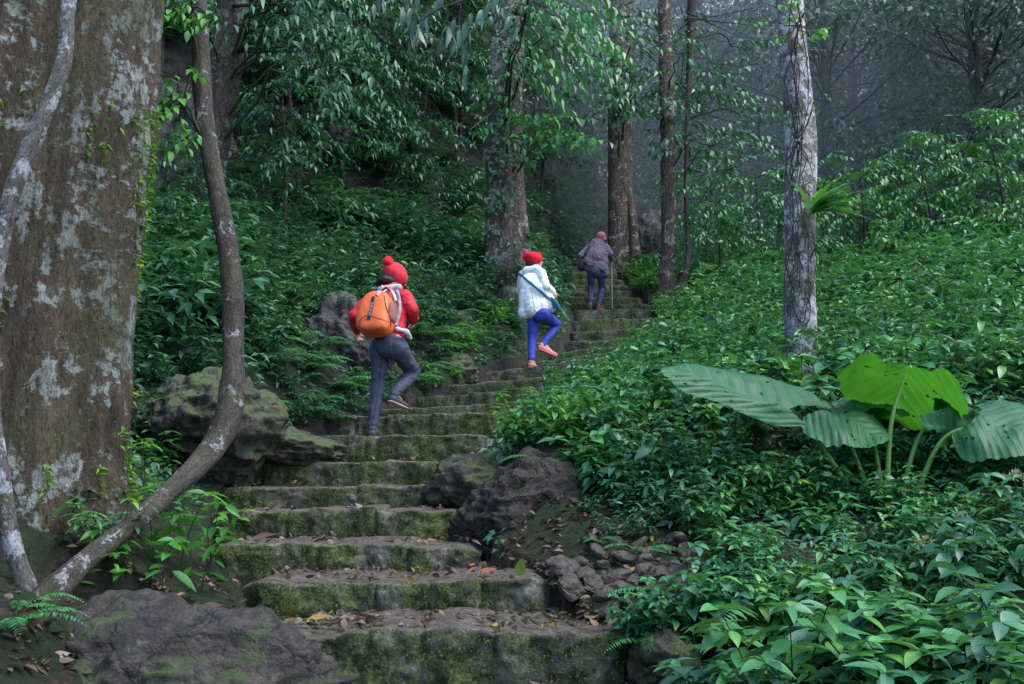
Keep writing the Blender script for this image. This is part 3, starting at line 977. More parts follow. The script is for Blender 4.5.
t3, _ = pixel_tree("slanting_tree", "dark slanting tree on the bank behind the bent stem",
                   [(200, 268, 13.2, 46), (203, 250, 13.2, 38), (206, 205, 13.25, 35), (213, 150, 13.3, 34), (222, 95, 13.4, 33), (231, 30, 13.6, 32), (240, -60, 13.9, 30), (250, -200, 14.4, 26)], M_darkb, rough=.09, freq=4, seed=19, shape=lobes(.06, .04, .02, .7))
fo = Foliage()
for k in range(80):
    px, py = rng.uniform(268, 355), rng.uniform(-60, 90)
    spray(fo, P(px, py, rng.uniform(11.5, 14)), (rng.uniform(-.3, 1), -.5, 0), rng.uniform(.5, 1.), 10, .22, .07, .7, hang=.6)
for k in range(40):
    px, py = rng.uniform(145, 196), rng.uniform(-60, 15)
    spray(fo, P(px, py, rng.uniform(11.5, 14)), (rng.normal(0, 1), -.5, 0), rng.uniform(.5, .9), 10, .2, .07, .6, hang=.6)
for k in range(9):
    py = rng.uniform(-80, 60)
    fo.twig(np.linspace(np.array(P(230, py, 13.5)), np.array(P(rng.uniform(260, 350), py + rng.uniform(-10, 40), 12.5)), 6), .03, .008)
add_crown(t3, fo, M_hill)

# leafy twigs on the bent tree
fo = Foliage()
for a, b, w in ((182, 118, .16), (186, 95, .15), (190, 132, .14), (175, 100, .13), (186, 72, .12), (178, 8, .15), (190, 4, .16), (215, 16, .14), (165, 18, .12)):
    for j in range(2):
        spray(fo, P(a + rng.normal(0, 4), b + rng.normal(0, 4), 5.2), (rng.normal(-.2, .6), -.4, -.4), w, 5, .085, .04, .4, hi=True, hang=.5, tint=rng.uniform(.55, .95))
fo.twig([P(201, 70, 5.3), P(192, 85, 5.25), P(184, 100, 5.2), P(182, 128, 5.2)], .006, .003)
add_crown(benttree, fo, M_bright, name="foliage")

# dark branch hanging in from above
ob = bpy.data.objects.new("overhanging_branch", None)
COL.objects.link(ob)
ob.location = P(560, -60, 7.5)
tag(ob, "dark leafy branch hanging into view in front of the tall tree crowns", "branch")
fo = Foliage()
main = [P(560, -60, 7.5), P(520, -28, 7.3), P(480, -5, 7.2), P(440, 8, 7.1), (P(418, 22, 7.0))]
fo.twig(main, .02, .006)
for a, b in ((418, 12), (432, 18), (446, 22), (458, 30), (474, 24), (490, 8), (512, 0), (428, -8), (455, -14), (405, 5), (470, 42), (395, -12)):
    spray(fo, P(a, b - 14, 7.1 + rng.normal(0, .15)), (rng.normal(0, .5), -.2, -.6), .28, 7, .19, .05, .4, hi=True, hang=1.1, spread=.5, tint=rng.uniform(0, .3))
fo.twig([P(395, -40, 7.4), P(388, -5, 7.3), P(386, 22, 7.3), P(374, 42, 7.3), P(368, 60, 7.3)], .009, .003)
add_crown(ob, fo, M_hill, M_darkb, name="leaves")

# understory saplings on the left hillside: a few prototypes, then copies
protos = []
for k in range(4):
    protos.append(make_tree("understory_tree", "slim understory tree with drooping leafy sprays on the dark hillside", "tree", (0, 0, -60), [2.2, 3.0, 3.8, 2.6][k], [.9, 1.1, 1.3, 1.2][k], .25, 11, 7, .6, .17, .058, 10, .035, M_darkb, M_hill,
                            group="understory trees on the hillside"))
used = set()
for (px, py, k, sc) in [(282, 215, 0, 1), (300, 190, 2, 1), (345, 200, 1, 1), (385, 185, 0, 1.1), (420, 205, 3, 1), (455, 190, 1, 1.1), (330, 150, 2, 1), (375, 130, 3, 1.1), (420, 120, 2, 1), (460, 115, 0, 1.2), (290, 110, 1, 1.2), (345, 90, 3, 1.2),
                         (400, 70, 2, 1.2), (450, 60, 1, 1.3), (310, 55, 0, 1.4), (365, 40, 1, 1.3), (285, 150, 3, 1), (540, 180, 1, 1), (560, 150, 2, 1), (585, 140, 3, 1.1), (535, 110, 2, 1.2), (575, 90, 1, 1.4), (600, 170, 0, 1.1), (470, 230, 0, .8),
                         (590, 60, 3, 1.5), (550, 50, 0, 1.6), (160, 60, 1, 1), (158, 225, 0, .7)]:
    q = on_ground(px, py + 25, 9)
    lab = "slim understory tree with drooping leafy sprays on the dark hillside"
    if k not in used:
        r = protos[k]
        r.location = q
        r.rotation_euler = (0, 0, rng.uniform(0, 6))
        r.scale = (sc,) * 3
        used.add(k)
    else:
        dup(protos[k], q, rng.uniform(0, 6), sc)

# misty forest behind on the right
bg = []
for k in range(4):
    h, cr = [12, 15, 10, 13][k], [3.2, 3.8, 3.0, 3.4][k]
    root = bpy.data.objects.new("forest_tree", None)
    COL.objects.link(root)
    tag(root, "tall hazy tree in the misty forest beyond the slope", "tree", "hazy trees in the misty forest")
    zz = np.linspace(0, h, 9)
    path = np.stack([.15 * np.sin(zz * .5 + k), .1 * np.cos(zz * .4), zz - .3], 1)
    link("trunk", trunk_mesh("trunk", path, np.linspace(.17, .05, 9), M_darkb, 40, 12, .12, 5), root)
    fo = Foliage()
    for c_ in range(88):
        f = rng.uniform(.12, 1.02)
        env = cr * (.55 + .45 * math.sin(min(1, f) * 2.8)) * math.sqrt(rng.uniform(.05, 1))
        a = rng.uniform(0, 6.28)
        b = np.array([np.interp(f * h * .85, zz, path[:, 0]), np.interp(f * h * .85, zz, path[:, 1]), f * h * .82])
        c0 = np.array([b[0] + math.cos(a) * env, b[1] + math.sin(a) * env, f * h])
        t = np.linspace(0, 1, 5)[:, None]
        fo.twig(b + (c0 - b) * t + rng.normal(0, .06, (5, 3)) * t, .035, .01, 4)
        m = int(rng.integers(80, 140))
        q = c0 + rng.normal(0, 1, (m, 3)) * np.array([.55, .55, .3]) * rng.uniform(.6, 1.25)
        fo.leaves(q, unit(q - c0) + rng.normal(0, .5, (m, 3)) + np.array([0, 0, -.35]), np.array([0, 0, 1.]) + rng.normal(0, .45, (m, 3)), rng.uniform(.13, .24, m), rng.uniform(.06, .11, m), .2, .2)
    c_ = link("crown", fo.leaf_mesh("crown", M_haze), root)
    link("limb", fo.twig_mesh("limb", M_darkb), c_)
    bg.append(root)
spots = [(4.5, 33, 0), (7.5, 30, 1), (10.5, 29, 2), (13.5, 31, 0), (6, 38, 2), (9, 36, 0), (12, 38, 1), (16, 36, 2), (3.2, 41, 1), (7.4, 44, 0), (11, 46, 2), (15, 45, 1), (19, 42, 0), (5.6, 50, 2), (20, 50, 1), (17, 29, 1), (13, 26, 2), (15.5, 24, 0), (8.5, 25.5, 3), (10.8, 33, 3), (5.2, 27.5, 3), (14.6, 34, 3), (3.6, 30, 2), (18, 33, 0), (11.5, 23.5, 2), (7, 34, 0)]
seen_bg = set()
for j, (x, y, k) in enumerate(spots):
    q = Vector((x, y, float(terrain(x, y)) - .1))
    if k not in seen_bg:
        seen_bg.add(k)
        r = bg[k]
        r.location = q
        r.rotation_euler = (0, 0, j * 2.)
    else:
        dup(bg[k], q, rng.uniform(0, 6), rng.uniform(.85, 1.15))
# green saplings in front of the misty forest
sap = []
for k in range(3):
    sap.append(make_tree("leafy_sapling", "green leafy sapling at the edge of the misty forest above the slope", "sapling", (0, 0, -60), [3.2, 4.2, 2.6][k], [1.3, 1.5, 1.2][k], .2, 12, 8, .7, .19, .075, 10, .035, M_darkb, M_leaf, group="green saplings at the forest edge"))
used = set()
for (px, py, d, k, sc) in [(710, 245, 21, 0, 1), (735, 200, 24, 1, 1), (760, 245, 20, 2, 1), (830, 215, 20, 0, .9), (860, 235, 19, 2, .9), (905, 225, 21, 1, .8), (935, 235, 19, 0, .9), (975, 230, 20, 2, 1), (1010, 235, 19, 0, 1), (1035, 210, 21, 1, 1.), (695, 200, 27, 1, 1.2), (745, 160, 29, 1, 1.3),
                            (655, 200, 27, 0, 1.3), (642, 150, 30, 1, 1.3), (720, 275, 18, 2, .7), (790, 262, 18, 2, .7), (885, 190, 25, 1, 1.1), (960, 190, 25, 0, 1.2)]:
    p = P(px, py, d)
    q = Vector((p.x, d, float(terrain(p.x, d)) - .05))
    if k not in used:
        r = sap[k]
        r.location, r.rotation_euler, r.scale = q, (0, 0, rng.uniform(0, 6)), (sc,) * 3
        used.add(k)
    else:
        dup(sap[k], q, rng.uniform(0, 6), sc)
# the wood behind them reads as one mass of leaves
fo = Foliage()
m = 120000
q = np.stack([rng.uniform(-4, 46, m), rng.uniform(46, 58, m), rng.uniform(2, 34, m)], 1)
den = fbm(q * np.array([.32, .3, .32]), 4, 66)
q = q[den > .035]
q = q[:60000]
m = len(q)
fo.leaves(q, rng.normal(0, 1, (m, 3)) + np.array([0, 0, -.4]), rng.normal(0, 1, (m, 3)) + np.array([0, -.5, .5]), rng.uniform(.25, .5, m), rng.uniform(.12, .24, m), .2, .2)
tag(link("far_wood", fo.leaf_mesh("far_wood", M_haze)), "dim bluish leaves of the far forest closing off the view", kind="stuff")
# bare trunks standing in the mist
for (a, ctrl, m) in [("far reddish trunk among dark leaves near the picture's edge".replace(" near the picture's edge", " beyond the slope"), [(979, 250, 24, 14), (978, 200, 24, 11), (975, 120, 24.5, 10), (972, 20, 25, 9), (970, -100, 26, 8)], M_darkb),
                     ("faint grey trunk standing in the mist behind the thin dark tree", [(706, 215, 30, 16), (702, 170, 30, 13), (700, 100, 30.5, 12), (697, 0, 31, 11), (695, -120, 32, 10)], M_mid),
                     ("pale leaning trunk in the mist over the mottled rock", [(716, 215, 29, 9), (719, 180, 29, 7), (726, 130, 29.3, 6.5), (733, 60, 30, 6), (740, -60, 31, 5)], M_mid),
                     ("dark thin trunk in the misty forest past the pale tree", [(897, 250, 27, 9), (896, 180, 27, 7), (894, 90, 27.5, 6.5), (893, -60, 28, 6)], M_darkb)]:
    pixel_tree("far_tree", a, ctrl, m, n=50, k=12, rough=.1, freq=4)

# ------------------------------------------------------------------ undergrowth


def shrub(h, nst, L, W, hi, dens=1., spreadr=.16, pitch=-.12):
    """upright stems with whorls of pointed leaves"""
    fo = Foliage()
    for k in range(nst):
        az = k * 2.4 + rng.normal(0, .3)
        lean = rng.uniform(.1, .65)
        hh = h * rng.uniform(.55, 1.1)
        b = np.array([math.cos(az), math.sin(az), 0]) * rng.uniform(.01, spreadr)
        t = np.linspace(0, 1, 7)
        out = np.array([math.cos(az), math.sin(az), 0])
        pth = b + np.array([0, 0, 1.]) * (t * hh)[:, None] + out * (lean * hh * t ** 1.6)[:, None]
        pth[0, 2] -= .12
        fo.twig(pth, .0055, .002, 4)
        m = int(rng.integers(9, 14) * dens)
        f = np.sort(rng.uniform(.25, 1, m)) ** .85
        p = np.stack([np.interp(f, t, pth[:, c]) for c in range(3)], 1)
        a2 = np.arange(m) * 2.4 + rng.uniform(0, 6)
        D = np.stack([np.cos(a2), np.sin(a2), pitch + rng.normal(0, .22, m)], 1)
        p = p + D * np.array([1, 1, .3]) * rng.uniform(.01, .05, m)[:, None]
        N = np.array([0, 0, 1.]) + rng.normal(0, .3, (m, 3))
        sc = rng.uniform(.6, 1.15, m)
        fo.leaves(p, D, N, L * sc, W * sc, rng.uniform(.1, .45, m), rng.uniform(.1, .45, m), None, hi)
        # terminal rosette
        m = 5
        a2 = np.arange(m) * 1.26 + rng.uniform(0, 6)
        D = np.stack([np.cos(a2), np.sin(a2), np.full(m, .05) + rng.normal(0, .2, m)], 1)
        fo.leaves(np.repeat(pth[-1:], m, 0), D, np.array([0, 0, 1.]) + rng.normal(0, .25, (m, 3)), L * rng.uniform(.5, .95, m), W * rng.uniform(.5, .95, m), .25, .3, None, hi)
    return fo


def fern(nf, length, npin, pl, pw, hi=False):
    fo = Foliage()
    for k in range(nf):
        az = k / nf * 6.283 + rng.normal(0, .25)
        L = length * rng.uniform(.7, 1.1)
        t = np.linspace(0, 1, npin)
        rise = rng.uniform(.45, .9)
        out = np.array([math.cos(az), math.sin(az), 0])
        ax_ = out * (t * L * .9)[:, None] + np.array([0, 0, 1.]) * (rise * L * t - .95 * rise * L * t ** 2.1)[:, None]
        fo.twig(ax_[::3], .004, .0015, 4)
        tan = unit(np.gradient(ax_, axis=0))
        side = unit(np.cross(tan, np.array([0, 0, 1.])))
        wd = np.clip(np.sin(np.pi * np.clip(t * .9 + .12, 0, 1)) ** .7, .08, 1)
        for s in (-1, 1):
            q = ax_[2:]
            D = side[2:] * s + tan[2:] * .35 + np.array([0, 0, -.15]) + rng.normal(0, .06, q.shape)
            fo.leaves(q, D, np.array([0, 0, 1.]) + rng.normal(0, .12, q.shape), pl * wd[2:], pw * (.6 + .4 * wd[2:]), .2, .1, None, hi)
    return fo


class Kind:
    def __init__(s, name, cat, fos, mat, label, group):
        s.name, s.cat, s.mat, s.label, s.group = name, cat, mat, label, group
        s.fos = fos
        s.meshes = [(f.leaf_mesh(name + "_leaves", mat), f.twig_mesh(name + "_stems", M_stem)) for f in fos]
        s.count = 0

    def place(s, loc, rotz, sc, k=None, tilt=0., label=None, group=None):
        k = int(rng.integers(len(s.meshes))) if k is None else k
        lm, tm = s.meshes[k]
        o = link(s.name, tm)
        o.location = loc
        o.rotation_euler = (tilt, 0, rotz)
        o.scale = (sc,) * 3
        tag(o, label or s.label, s.cat, group or s.group)
        link("foliage", lm, o)
        s.count += 1
        return o


class Mass:
    """undergrowth too thick to count: realised copies in one mesh"""

    def __init__(s):
        s.V, s.T, s.UV, s.TI, s.n = [], [], [], [], 0

    def add(s, arr, loc, rotz, sc):
        V, T, UV, TI = arr
        c, sn = math.cos(rotz), math.sin(rotz)
        R = np.array([[c, -sn, 0], [sn, c, 0], [0, 0, 1]]) * sc
        s.V.append(V @ R.T + np.array(loc))
        s.T.append(T + s.n)
        s.UV.append(UV)
        s.TI.append(np.clip(TI + rng.normal(0, .14), 0, 1))
        s.n += len(V)

    def build(s, name, mat, label):
        o = link(name, np_mesh(name, np.concatenate(s.V), np.concatenate(s.T), mat, uv=np.concatenate(s.UV), tint=np.concatenate(s.TI)))
        return tag(o, label, kind="stuff")


K_big = Kind("broadleaf_plant", "plant", [shrub(.50, 7, .15, .072, True), shrub(.42, 6, .165, .085, True), shrub(.55, 8, .14, .06, True), shrub(.48, 9, .12, .062, True)], M_leaf,
             "glossy broad leaved plant in the thick undergrowth beside the lower steps", "broad leaved plants of the near slope")
K_shr = Kind("leafy_shrub", "shrub", [shrub(.55, 13, .115, .056, True), shrub(.45, 12, .105, .058, True), shrub(.6, 13, .13, .05, True), shrub(.5, 14, .09, .048, True)], M_leaf,
             "leafy green shrub in the undergrowth slope beside the curved stairs", "shrubs on the undergrowth slope")
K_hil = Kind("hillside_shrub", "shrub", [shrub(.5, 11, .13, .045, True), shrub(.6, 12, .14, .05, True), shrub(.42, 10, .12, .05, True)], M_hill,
             "dark green shrub on the bank behind the hikers and giant trunk", "shrubs on the dark bank")
K_fern = Kind("fern", "fern", [fern(8, .55, 24, .085, .02), fern(9, .65, 26, .10, .022), fern(7, .5, 22, .08, .022)], M_fern,
              "feathery fern growing among the undergrowth on the bank", "ferns among the undergrowth")
lo = {"shr": [shrub(.55, 12, .125, .055, False).leaf_arrays(), shrub(.6, 13, .12, .05, False).leaf_arrays(), shrub(.45, 12, .14, .06, False).leaf_arrays()]}

# keep-out: stairs, rocks, hikers


def clear(x, y, margin=.16):
    xl, xr = np.interp(y, EY, EL), np.interp(y, EY, ER)
    return x < xl - margin or x > xr + margin


def blocked(px, py, d):
    # mossy boulder, big boulder and rock face on the left stay bare
    if px < 335 and py > 560 and d < 5.2:
        return True
    if 140 < px < 296 and 380 < py < 490 and d < 8.2:
        return True
    return 318 < px < 366 and 308 < py < 372 and d < 10.4


def bare_right(x, y):
    # outcrop and rubble beside the lower steps
    e = .08 * math.sin(y * 9 + x * 5)
    if y < 4.7:
        return x < np.interp(y, [4.2, 4.4], [.60, .80]) + e
    if y < 5.5:
        return x < 1.02 + e
    return y < 6.6 and x < .52 + e - (y - 5.5) * .12


mass_r, mass_l = Mass(), Mass()
cand = []
# right slope
for yy in np.arange(2.3, 26, .42):
    st = .42 if yy < 10 else .5
    for xx in np.arange(-.4, 15, st):
        x, y = xx + rng.uniform(-.2, .2), yy + rng.uniform(-.2, .2)
        xr = np.interp(y, EY, ER)
        if x < xr + (np.interp(y, [6.8, 8, 13, 17], [.12, .34, .34, .15]) if y > 6.8 else .16) + rng.uniform(0, .12):
            continue
        z = float(terrain(x, y))
        px, py, f = proj((x, y, z + .25))
        if px > 1110 or px < -40 or py > 800:
            continue
        if bare_right(x, y) or blocked(px, py, y):
            continue
        tx = P(870, 430, y).x
        cand.append((y, x, z, px))
cand.sort()
nb = ns = 0
for y, x, z, px in cand:
    near = float(np.interp(x - np.interp(y, EY, ER), [0, .5, 1.8], [.45, .62, 1]))
    if 765 < px < 835 and 5.9 < y < 9.2:
        near *= .34
    if y < 6.2:
        if nb < 255:
            lowb = y < 4.6
            tl = .5 if 700 < px < 1000 and 4.3 < y < 6.3 else 1
            K_big.place((x, y, z - .03), rng.uniform(0, 6.28), tl * (rng.uniform(.55, .8) if lowb else rng.uniform(.6, .95)))
            nb += 1
        if rng.random() < .5:
            mass_r.add(lo["shr"][2], (x + rng.normal(0, .1), y + rng.normal(0, .1), z - .08), rng.uniform(0, 6.28), .7)
        continue
    if ns < 215:
        K_shr.place((x, y, z - .05), rng.uniform(0, 6.28), rng.uniform(.75, 1.1) * near)
        ns += 1
    else:
        mass_r.add(lo["shr"][int(rng.integers(3))], (x, y, z - .05), rng.uniform(0, 6.28), rng.uniform(.9, 1.5) * near)
# left bank
cand = []
for yy in list(np.arange(4.5, 8.4, .45)) + list(np.arange(8.4, 13, .33)) + list(np.arange(13, 27, .45)):
    for xx in np.arange(-12, 3, .33 if 8.4 <= yy < 13 else .45):
        x, y = xx + rng.uniform(-.22, .22), yy + rng.uniform(-.22, .22)
        xl = np.interp(y, EY, EL)
        if x > xl - .16 - rng.uniform(0, .15):
            continue
        z = float(terrain(x, y))
        px, py, f = proj((x, y, z + .2))
        if px > 640 or px < 60 or py > 720 or py < -80:
            continue
        if blocked(px, py + 12, y):
            continue
        if 545 < px < 615 and 215 < py < 265 and rng.random() < .45:
            continue
        if 135 < px < 200 and 95 < py < 200 and rng.random() < .7:
            continue
        cand.append((y, x, z, px, py))
cand.sort()
nh = 0
for y, x, z, px, py in cand:
    slope = float(terrain(x, y + .3)) - z
    bare = fbm(np.array([[x * .55, y * .55, z * .55]]), 3, 91)[0]
    if y > 15 and bare < -.27:
        continue
    if y < 7 and rng.random() < .35:
        continue
    if nh < 290 and y < 15 and (y < 8.4 or px > 240 or nh % 2 == 0):
        K_hil.place((x, y, z - .05), rng.uniform(0, 6.28), rng.uniform(.6, 1.05) * (.7 if y < 7 else .62 if np.interp(y, EY, EL) - x < .5 else 1))
        nh += 1
    else:
        mass_l.add(lo["shr"][int(rng.integers(3))], (x, y - .1, z - .1), rng.uniform(0, 6.28), rng.uniform(.9, 1.6))
for k in range(420):
    x, y = rng.uniform(-9, 3.4), rng.uniform(15, 28)
    if x > np.interp(y, EY, EL) - .2 and y < 23.4:
        continue
    z = float(terrain(x, y))
    px, py, f = proj((x, y, z))
    if not (120 < px < 660 and -60 < py < 270):
        continue
    mass_l.add(lo["shr"][int(rng.integers(3))], (x, y - .15, z - .1), rng.uniform(0, 6.28), rng.uniform(1., 1.8))
for k in range(110):
    x, y = rng.uniform(.2, 3.3), rng.uniform(23.5, 27)
    mass_l.add(lo["shr"][int(rng.integers(3))], (x, y - .15, float(terrain(x, y)) - .1), rng.uniform(0, 6.28), rng.uniform(.9, 1.6))
mass_r.build("slope_undergrowth", M_leaf, "thick mass of green leaves covering the upper slope")
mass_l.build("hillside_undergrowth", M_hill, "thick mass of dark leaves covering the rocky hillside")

K_heart = Kind("heart_leaf_plant", "plant", [shrub(.45, 4, .17, .125, True, .5, .12, -.2), shrub(.5, 5, .15, .115, True, .5, .12, -.3), shrub(.38, 4, .19, .13, True, .45, .1, -.15)], M_leaf,
               "plant with big heart shaped leaves among the smaller leaved undergrowth", "heart leaved plants on the slope")
for k in range(46):
    y = rng.uniform(3.2, 8.5)
    p = P(rng.uniform(670, 1040), 400, y)
    if bare_right(p.x, y) or p.x < np.interp(y, EY, ER) + .6 or (4.3 < y < 6.4 and abs(p.x - 2.15) < 1.0):
        continue
    K_heart.place((p.x, y, float(terrain(p.x, y)) - .02), rng.uniform(0, 6.28), rng.uniform(.75, 1.15) * (.8 if y < 5.6 else 1))

K_tall = Kind("tall_shrub", "shrub", [shrub(1.15, 9, .17, .075, True, 1.4), shrub(1.0, 8, .19, .07, True, 1.3), shrub(1.3, 10, .15, .06, True, 1.5)], M_leaf,
              "tall shrub standing above the low undergrowth of the slope", "tall shrubs above the undergrowth")
for k in range(16):   # a few larger leaved plants close by
    y = rng.uniform(3.1, 4.1)
    x = P(rng.uniform(760, 1060), 400, y).x
    K_big.place((x, y, float(terrain(x, y)) - .02), rng.uniform(0, 6.28), rng.uniform(.8, 1.0))
for (px, py, sc) in [(700, 330, .8), (722, 318, .7), (690, 300, .9), (745, 300, .9), (735, 345, .7), (770, 290, 1), (760, 330, .8), (838, 310, .8), (862, 290, .9), (885, 320, .8), (850, 345, .7), (915, 300, 1), (940, 330, .8), (965, 300, 1), (990, 330, .8), (1012, 300, 1), (900, 350, .7), (1005, 360, .8), (680, 360, .6), (712, 372, .55), (745, 385, .55),
                    (955, 365, .7), (830, 275, 1), (890, 265, 1), (950, 262, 1), (1000, 262, 1.1), (720, 275, 1)]:
    K_tall.place(on_ground(px, py), rng.uniform(0, 6.28), sc * rng.uniform(.85, 1.1))
# ferns at chosen spots
for (px, py, s) in [(700, 615, .9), (668, 600, .8), (740, 600, .9), (690, 660, .8), (650, 655, .6), (765, 640, .9), (20, 610, .55), (5, 640, .5), (640, 555, .4), (300, 415, .9), (320, 405, 1), (345, 392, .9), (400, 385, .9), (420, 370, .8), (440, 360, .9), (290, 340, 1.1), (270, 365, 1.),
                    (310, 365, 1.), (150, 330, 1), (170, 300, 1.1), (150, 270, 1.2), (260, 300, 1.1), (285, 275, 1.1), (240, 330, 1), (430, 340, 1), (450, 320, .9), (470, 345, .9), (540, 470, .5), (600, 545, .4), (620, 480, .6), (650, 450, .7), (880, 560, .7), (820, 600, .8), (960, 620, .7), (700, 470, .8), (630, 420, .7)]:
    q = on_ground(px, py)
    K_fern.place(q, rng.uniform(0, 6.28), s * rng.uniform(.85, 1.1))

# young plants at the foot of the giant tree
K_young = Kind("young_plant", "plant", [shrub(.42, 3, .14, .05, True, .7), shrub(.34, 3, .15, .055, True, .6), shrub(.5, 4, .13, .045, True, .8)], M_bright,
               "young plant with drooping pointed leaves at the foot of the giant tree", "young plants by the giant tree")
for (px, py, s) in [(170, 575, .9), (185, 590, .8), (150, 585, .8), (120, 590, .6), (205, 570, .8), (130, 470, .7), (150, 450, .8), (140, 500, .7), (165, 480, .6), (95, 600, .5)]:
    K_young.place(on_ground(px, py, 3), rng.uniform(0, 6.28), s)
K_edge = Kind("bright_shrub", "shrub", [shrub(.5, 10, .115, .045, True), shrub(.4, 8, .12, .05, True)], M_bright,
              "bright green shrub with small pointed leaves at the edge of the steps", "bright shrubs edging the stairs")
for (px, py, s) in [(515, 446, .6), (538, 432, .65), (560, 420, .65), (585, 408, .65), (610, 396, .65), (632, 384, .6), (655, 362, .6), (530, 445, .8), (560, 440, .9), (590, 430, .9), (672, 338, .6), (672, 318, .7), (430, 395, .5), (455, 385, .5), (460, 345, .8), (475, 335, .8), (490, 322, .8), (500, 312, .7), (640, 292, .9), (650, 280, 1), (636, 270, 1), (648, 262, 1), (658, 270, 1)]:
    K_edge.place(on_ground(px, py + 8), rng.uniform(0, 6.28), s * rng.uniform(.8, 1.1))

for (px, py, s) in [(612, 470, .6), (630, 455, .7), (650, 470, .7), (668, 485, .7), (640, 490, .5), (690, 470, .7), (690, 500, .7), (712, 490, .75), (720, 520, .7), (660, 515, .5), (735, 505, .7), (600, 450, .6), (622, 505, .35), (700, 535, .55), (590, 470, .4)]:
    K_shr.place(on_ground(px, py + 12), rng.uniform(0, 6.28), s * rng.uniform(.85, 1.1))
for (px, py, s) in [(655, 672, .5), (682, 660, .5), (705, 676, .6), (735, 668, .6), (668, 690, .55), (640, 690, .45), (720, 640, .5)]:
    K_big.place(on_ground(px, py, 2.5), rng.uniform(0, 6.28), s)
for k in range(60):
    y = rng.uniform(4.4, 6.1)
    x = P(rng.uniform(655, 1010), 400, y).x
    if not bare_right(x - .1, y):
        K_shr.place((x, y, float(terrain(x, y)) - .03), rng.uniform(0, 6.28), rng.uniform(.4, .6))
for k in range(26):
    x, y = rng.uniform(.66, 1.5), rng.uniform(3.0, 4.0)
    K_big.place((x, y, float(terrain(x, y)) - .02), rng.uniform(0, 6.28), rng.uniform(.4, .62))
for (px, py, s) in [(575, 470, .35), (600, 485, .4), (625, 505, .35), (648, 522, .4), (668, 530, .4), (590, 515, .25), (640, 545, .3), (560, 450, .35), (610, 540, .25), (690, 540, .45), (230, 372, .5), (190, 380, .5), (285, 395, .45), (160, 388, .5), (300, 430, .35), (270, 440, .3), (150, 440, .5), (512, 345, .4), (504, 352, .35), (494, 360, .35), (482, 366, .35), (470, 372, .35), (520, 338, .4), (515, 330, .45), (545, 325, .4), (552, 318, .4), (440, 392, .35), (425, 396, .35), (400, 402, .35), (350, 415, .4), (385, 404, .35), (555, 300, .45), (548, 308, .45), (360, 395, .4), (372, 385, .4), (330, 425, .4)]:
    K_hil.place(on_ground(px, py), rng.uniform(0, 6.28), s * rng.uniform(.9, 1.3))

for (px, py, s) in [(142, 455, .8), (150, 405, .8), (300, 400, .9), (262, 350, 1), (280, 335, 1), (330, 390, .9), (312, 350, 1), (305, 372, .9), (352, 378, .8), (430, 355, .9), (445, 335, .9), (460, 352, .8), (480, 335, .8), (495, 340, .7), (415, 340, 1), (425, 320, 1), (360, 300, 1), (300, 310, 1.1), (465, 310, .9), (505, 325, .7), (335, 425, .6), (360, 412, .6)]:
    K_fern.place(on_ground(px, py), rng.uniform(0, 6.28), s * rng.uniform(.85, 1.1))
# plants carrying pale dry flower heads
fl = Foliage()
for k in range(26):
    a, e = rng.uniform(0, 6.28), rng.uniform(.1, 1.3)
    d = np.array([math.cos(a) * math.cos(e), math.sin(a) * math.cos(e), math.sin(e)])
    q = d * .05
    fl.twig([(0, 0, -.02), tuple(q)], .0018, .001, 4)
    fl.leaves(np.repeat(q[None], 4, 0) + rng.normal(0, .006, (4, 3)), d + rng.normal(0, .7, (4, 3)), rng.normal(0, 1, (4, 3)), .028, .012, .2, .2)
flm = fl.leaf_mesh("flower_head", M_flower)
for (px, py, d, s) in [(925, 545, 4.4, .6), (962, 520, 4.7, .6), (728, 548, 4.9, .5), (955, 600, 3.8, .5), (925, 412, 7.4, 1.3), (950, 425, 7.2, 1.2), (965, 432, 7.3, 1.1), (1005, 355, 9, 1.4), (915, 275, 14, 1.8), (898, 290, 13.5, 1.6), (1015, 480, 5.2, .8)]:
    p = P(px, py, d)
    z = float(terrain(p.x, p.y))
    fo = shrub(max(.2, p.z - z), 5, .13, .055, True)
    root = link("flowering_plant", fo.twig_mesh("flowering_stems", M_stem))
    root.location = (p.x, p.y, z)
    tag(root, "plant with pale dry flower heads rising out of the green slope", "plant", "flowering plants on the slope")
    link("foliage", fo.leaf_mesh("foliage", M_leaf), root)
    h_ = link("flower_head", flm, root)
    h_.location = (0, 0, p.z - z)
    h_.scale = (s,) * 3
    st_ = Foliage()
    st_.twig([(0, 0, 0), (.01, 0, (p.z - z) * .5), (0, 0, p.z - z)], .004, .002, 5)
    link("stalk", st_.twig_mesh("stalk", M_stem), root)

# ------------------------------------------------------------------ giant taro


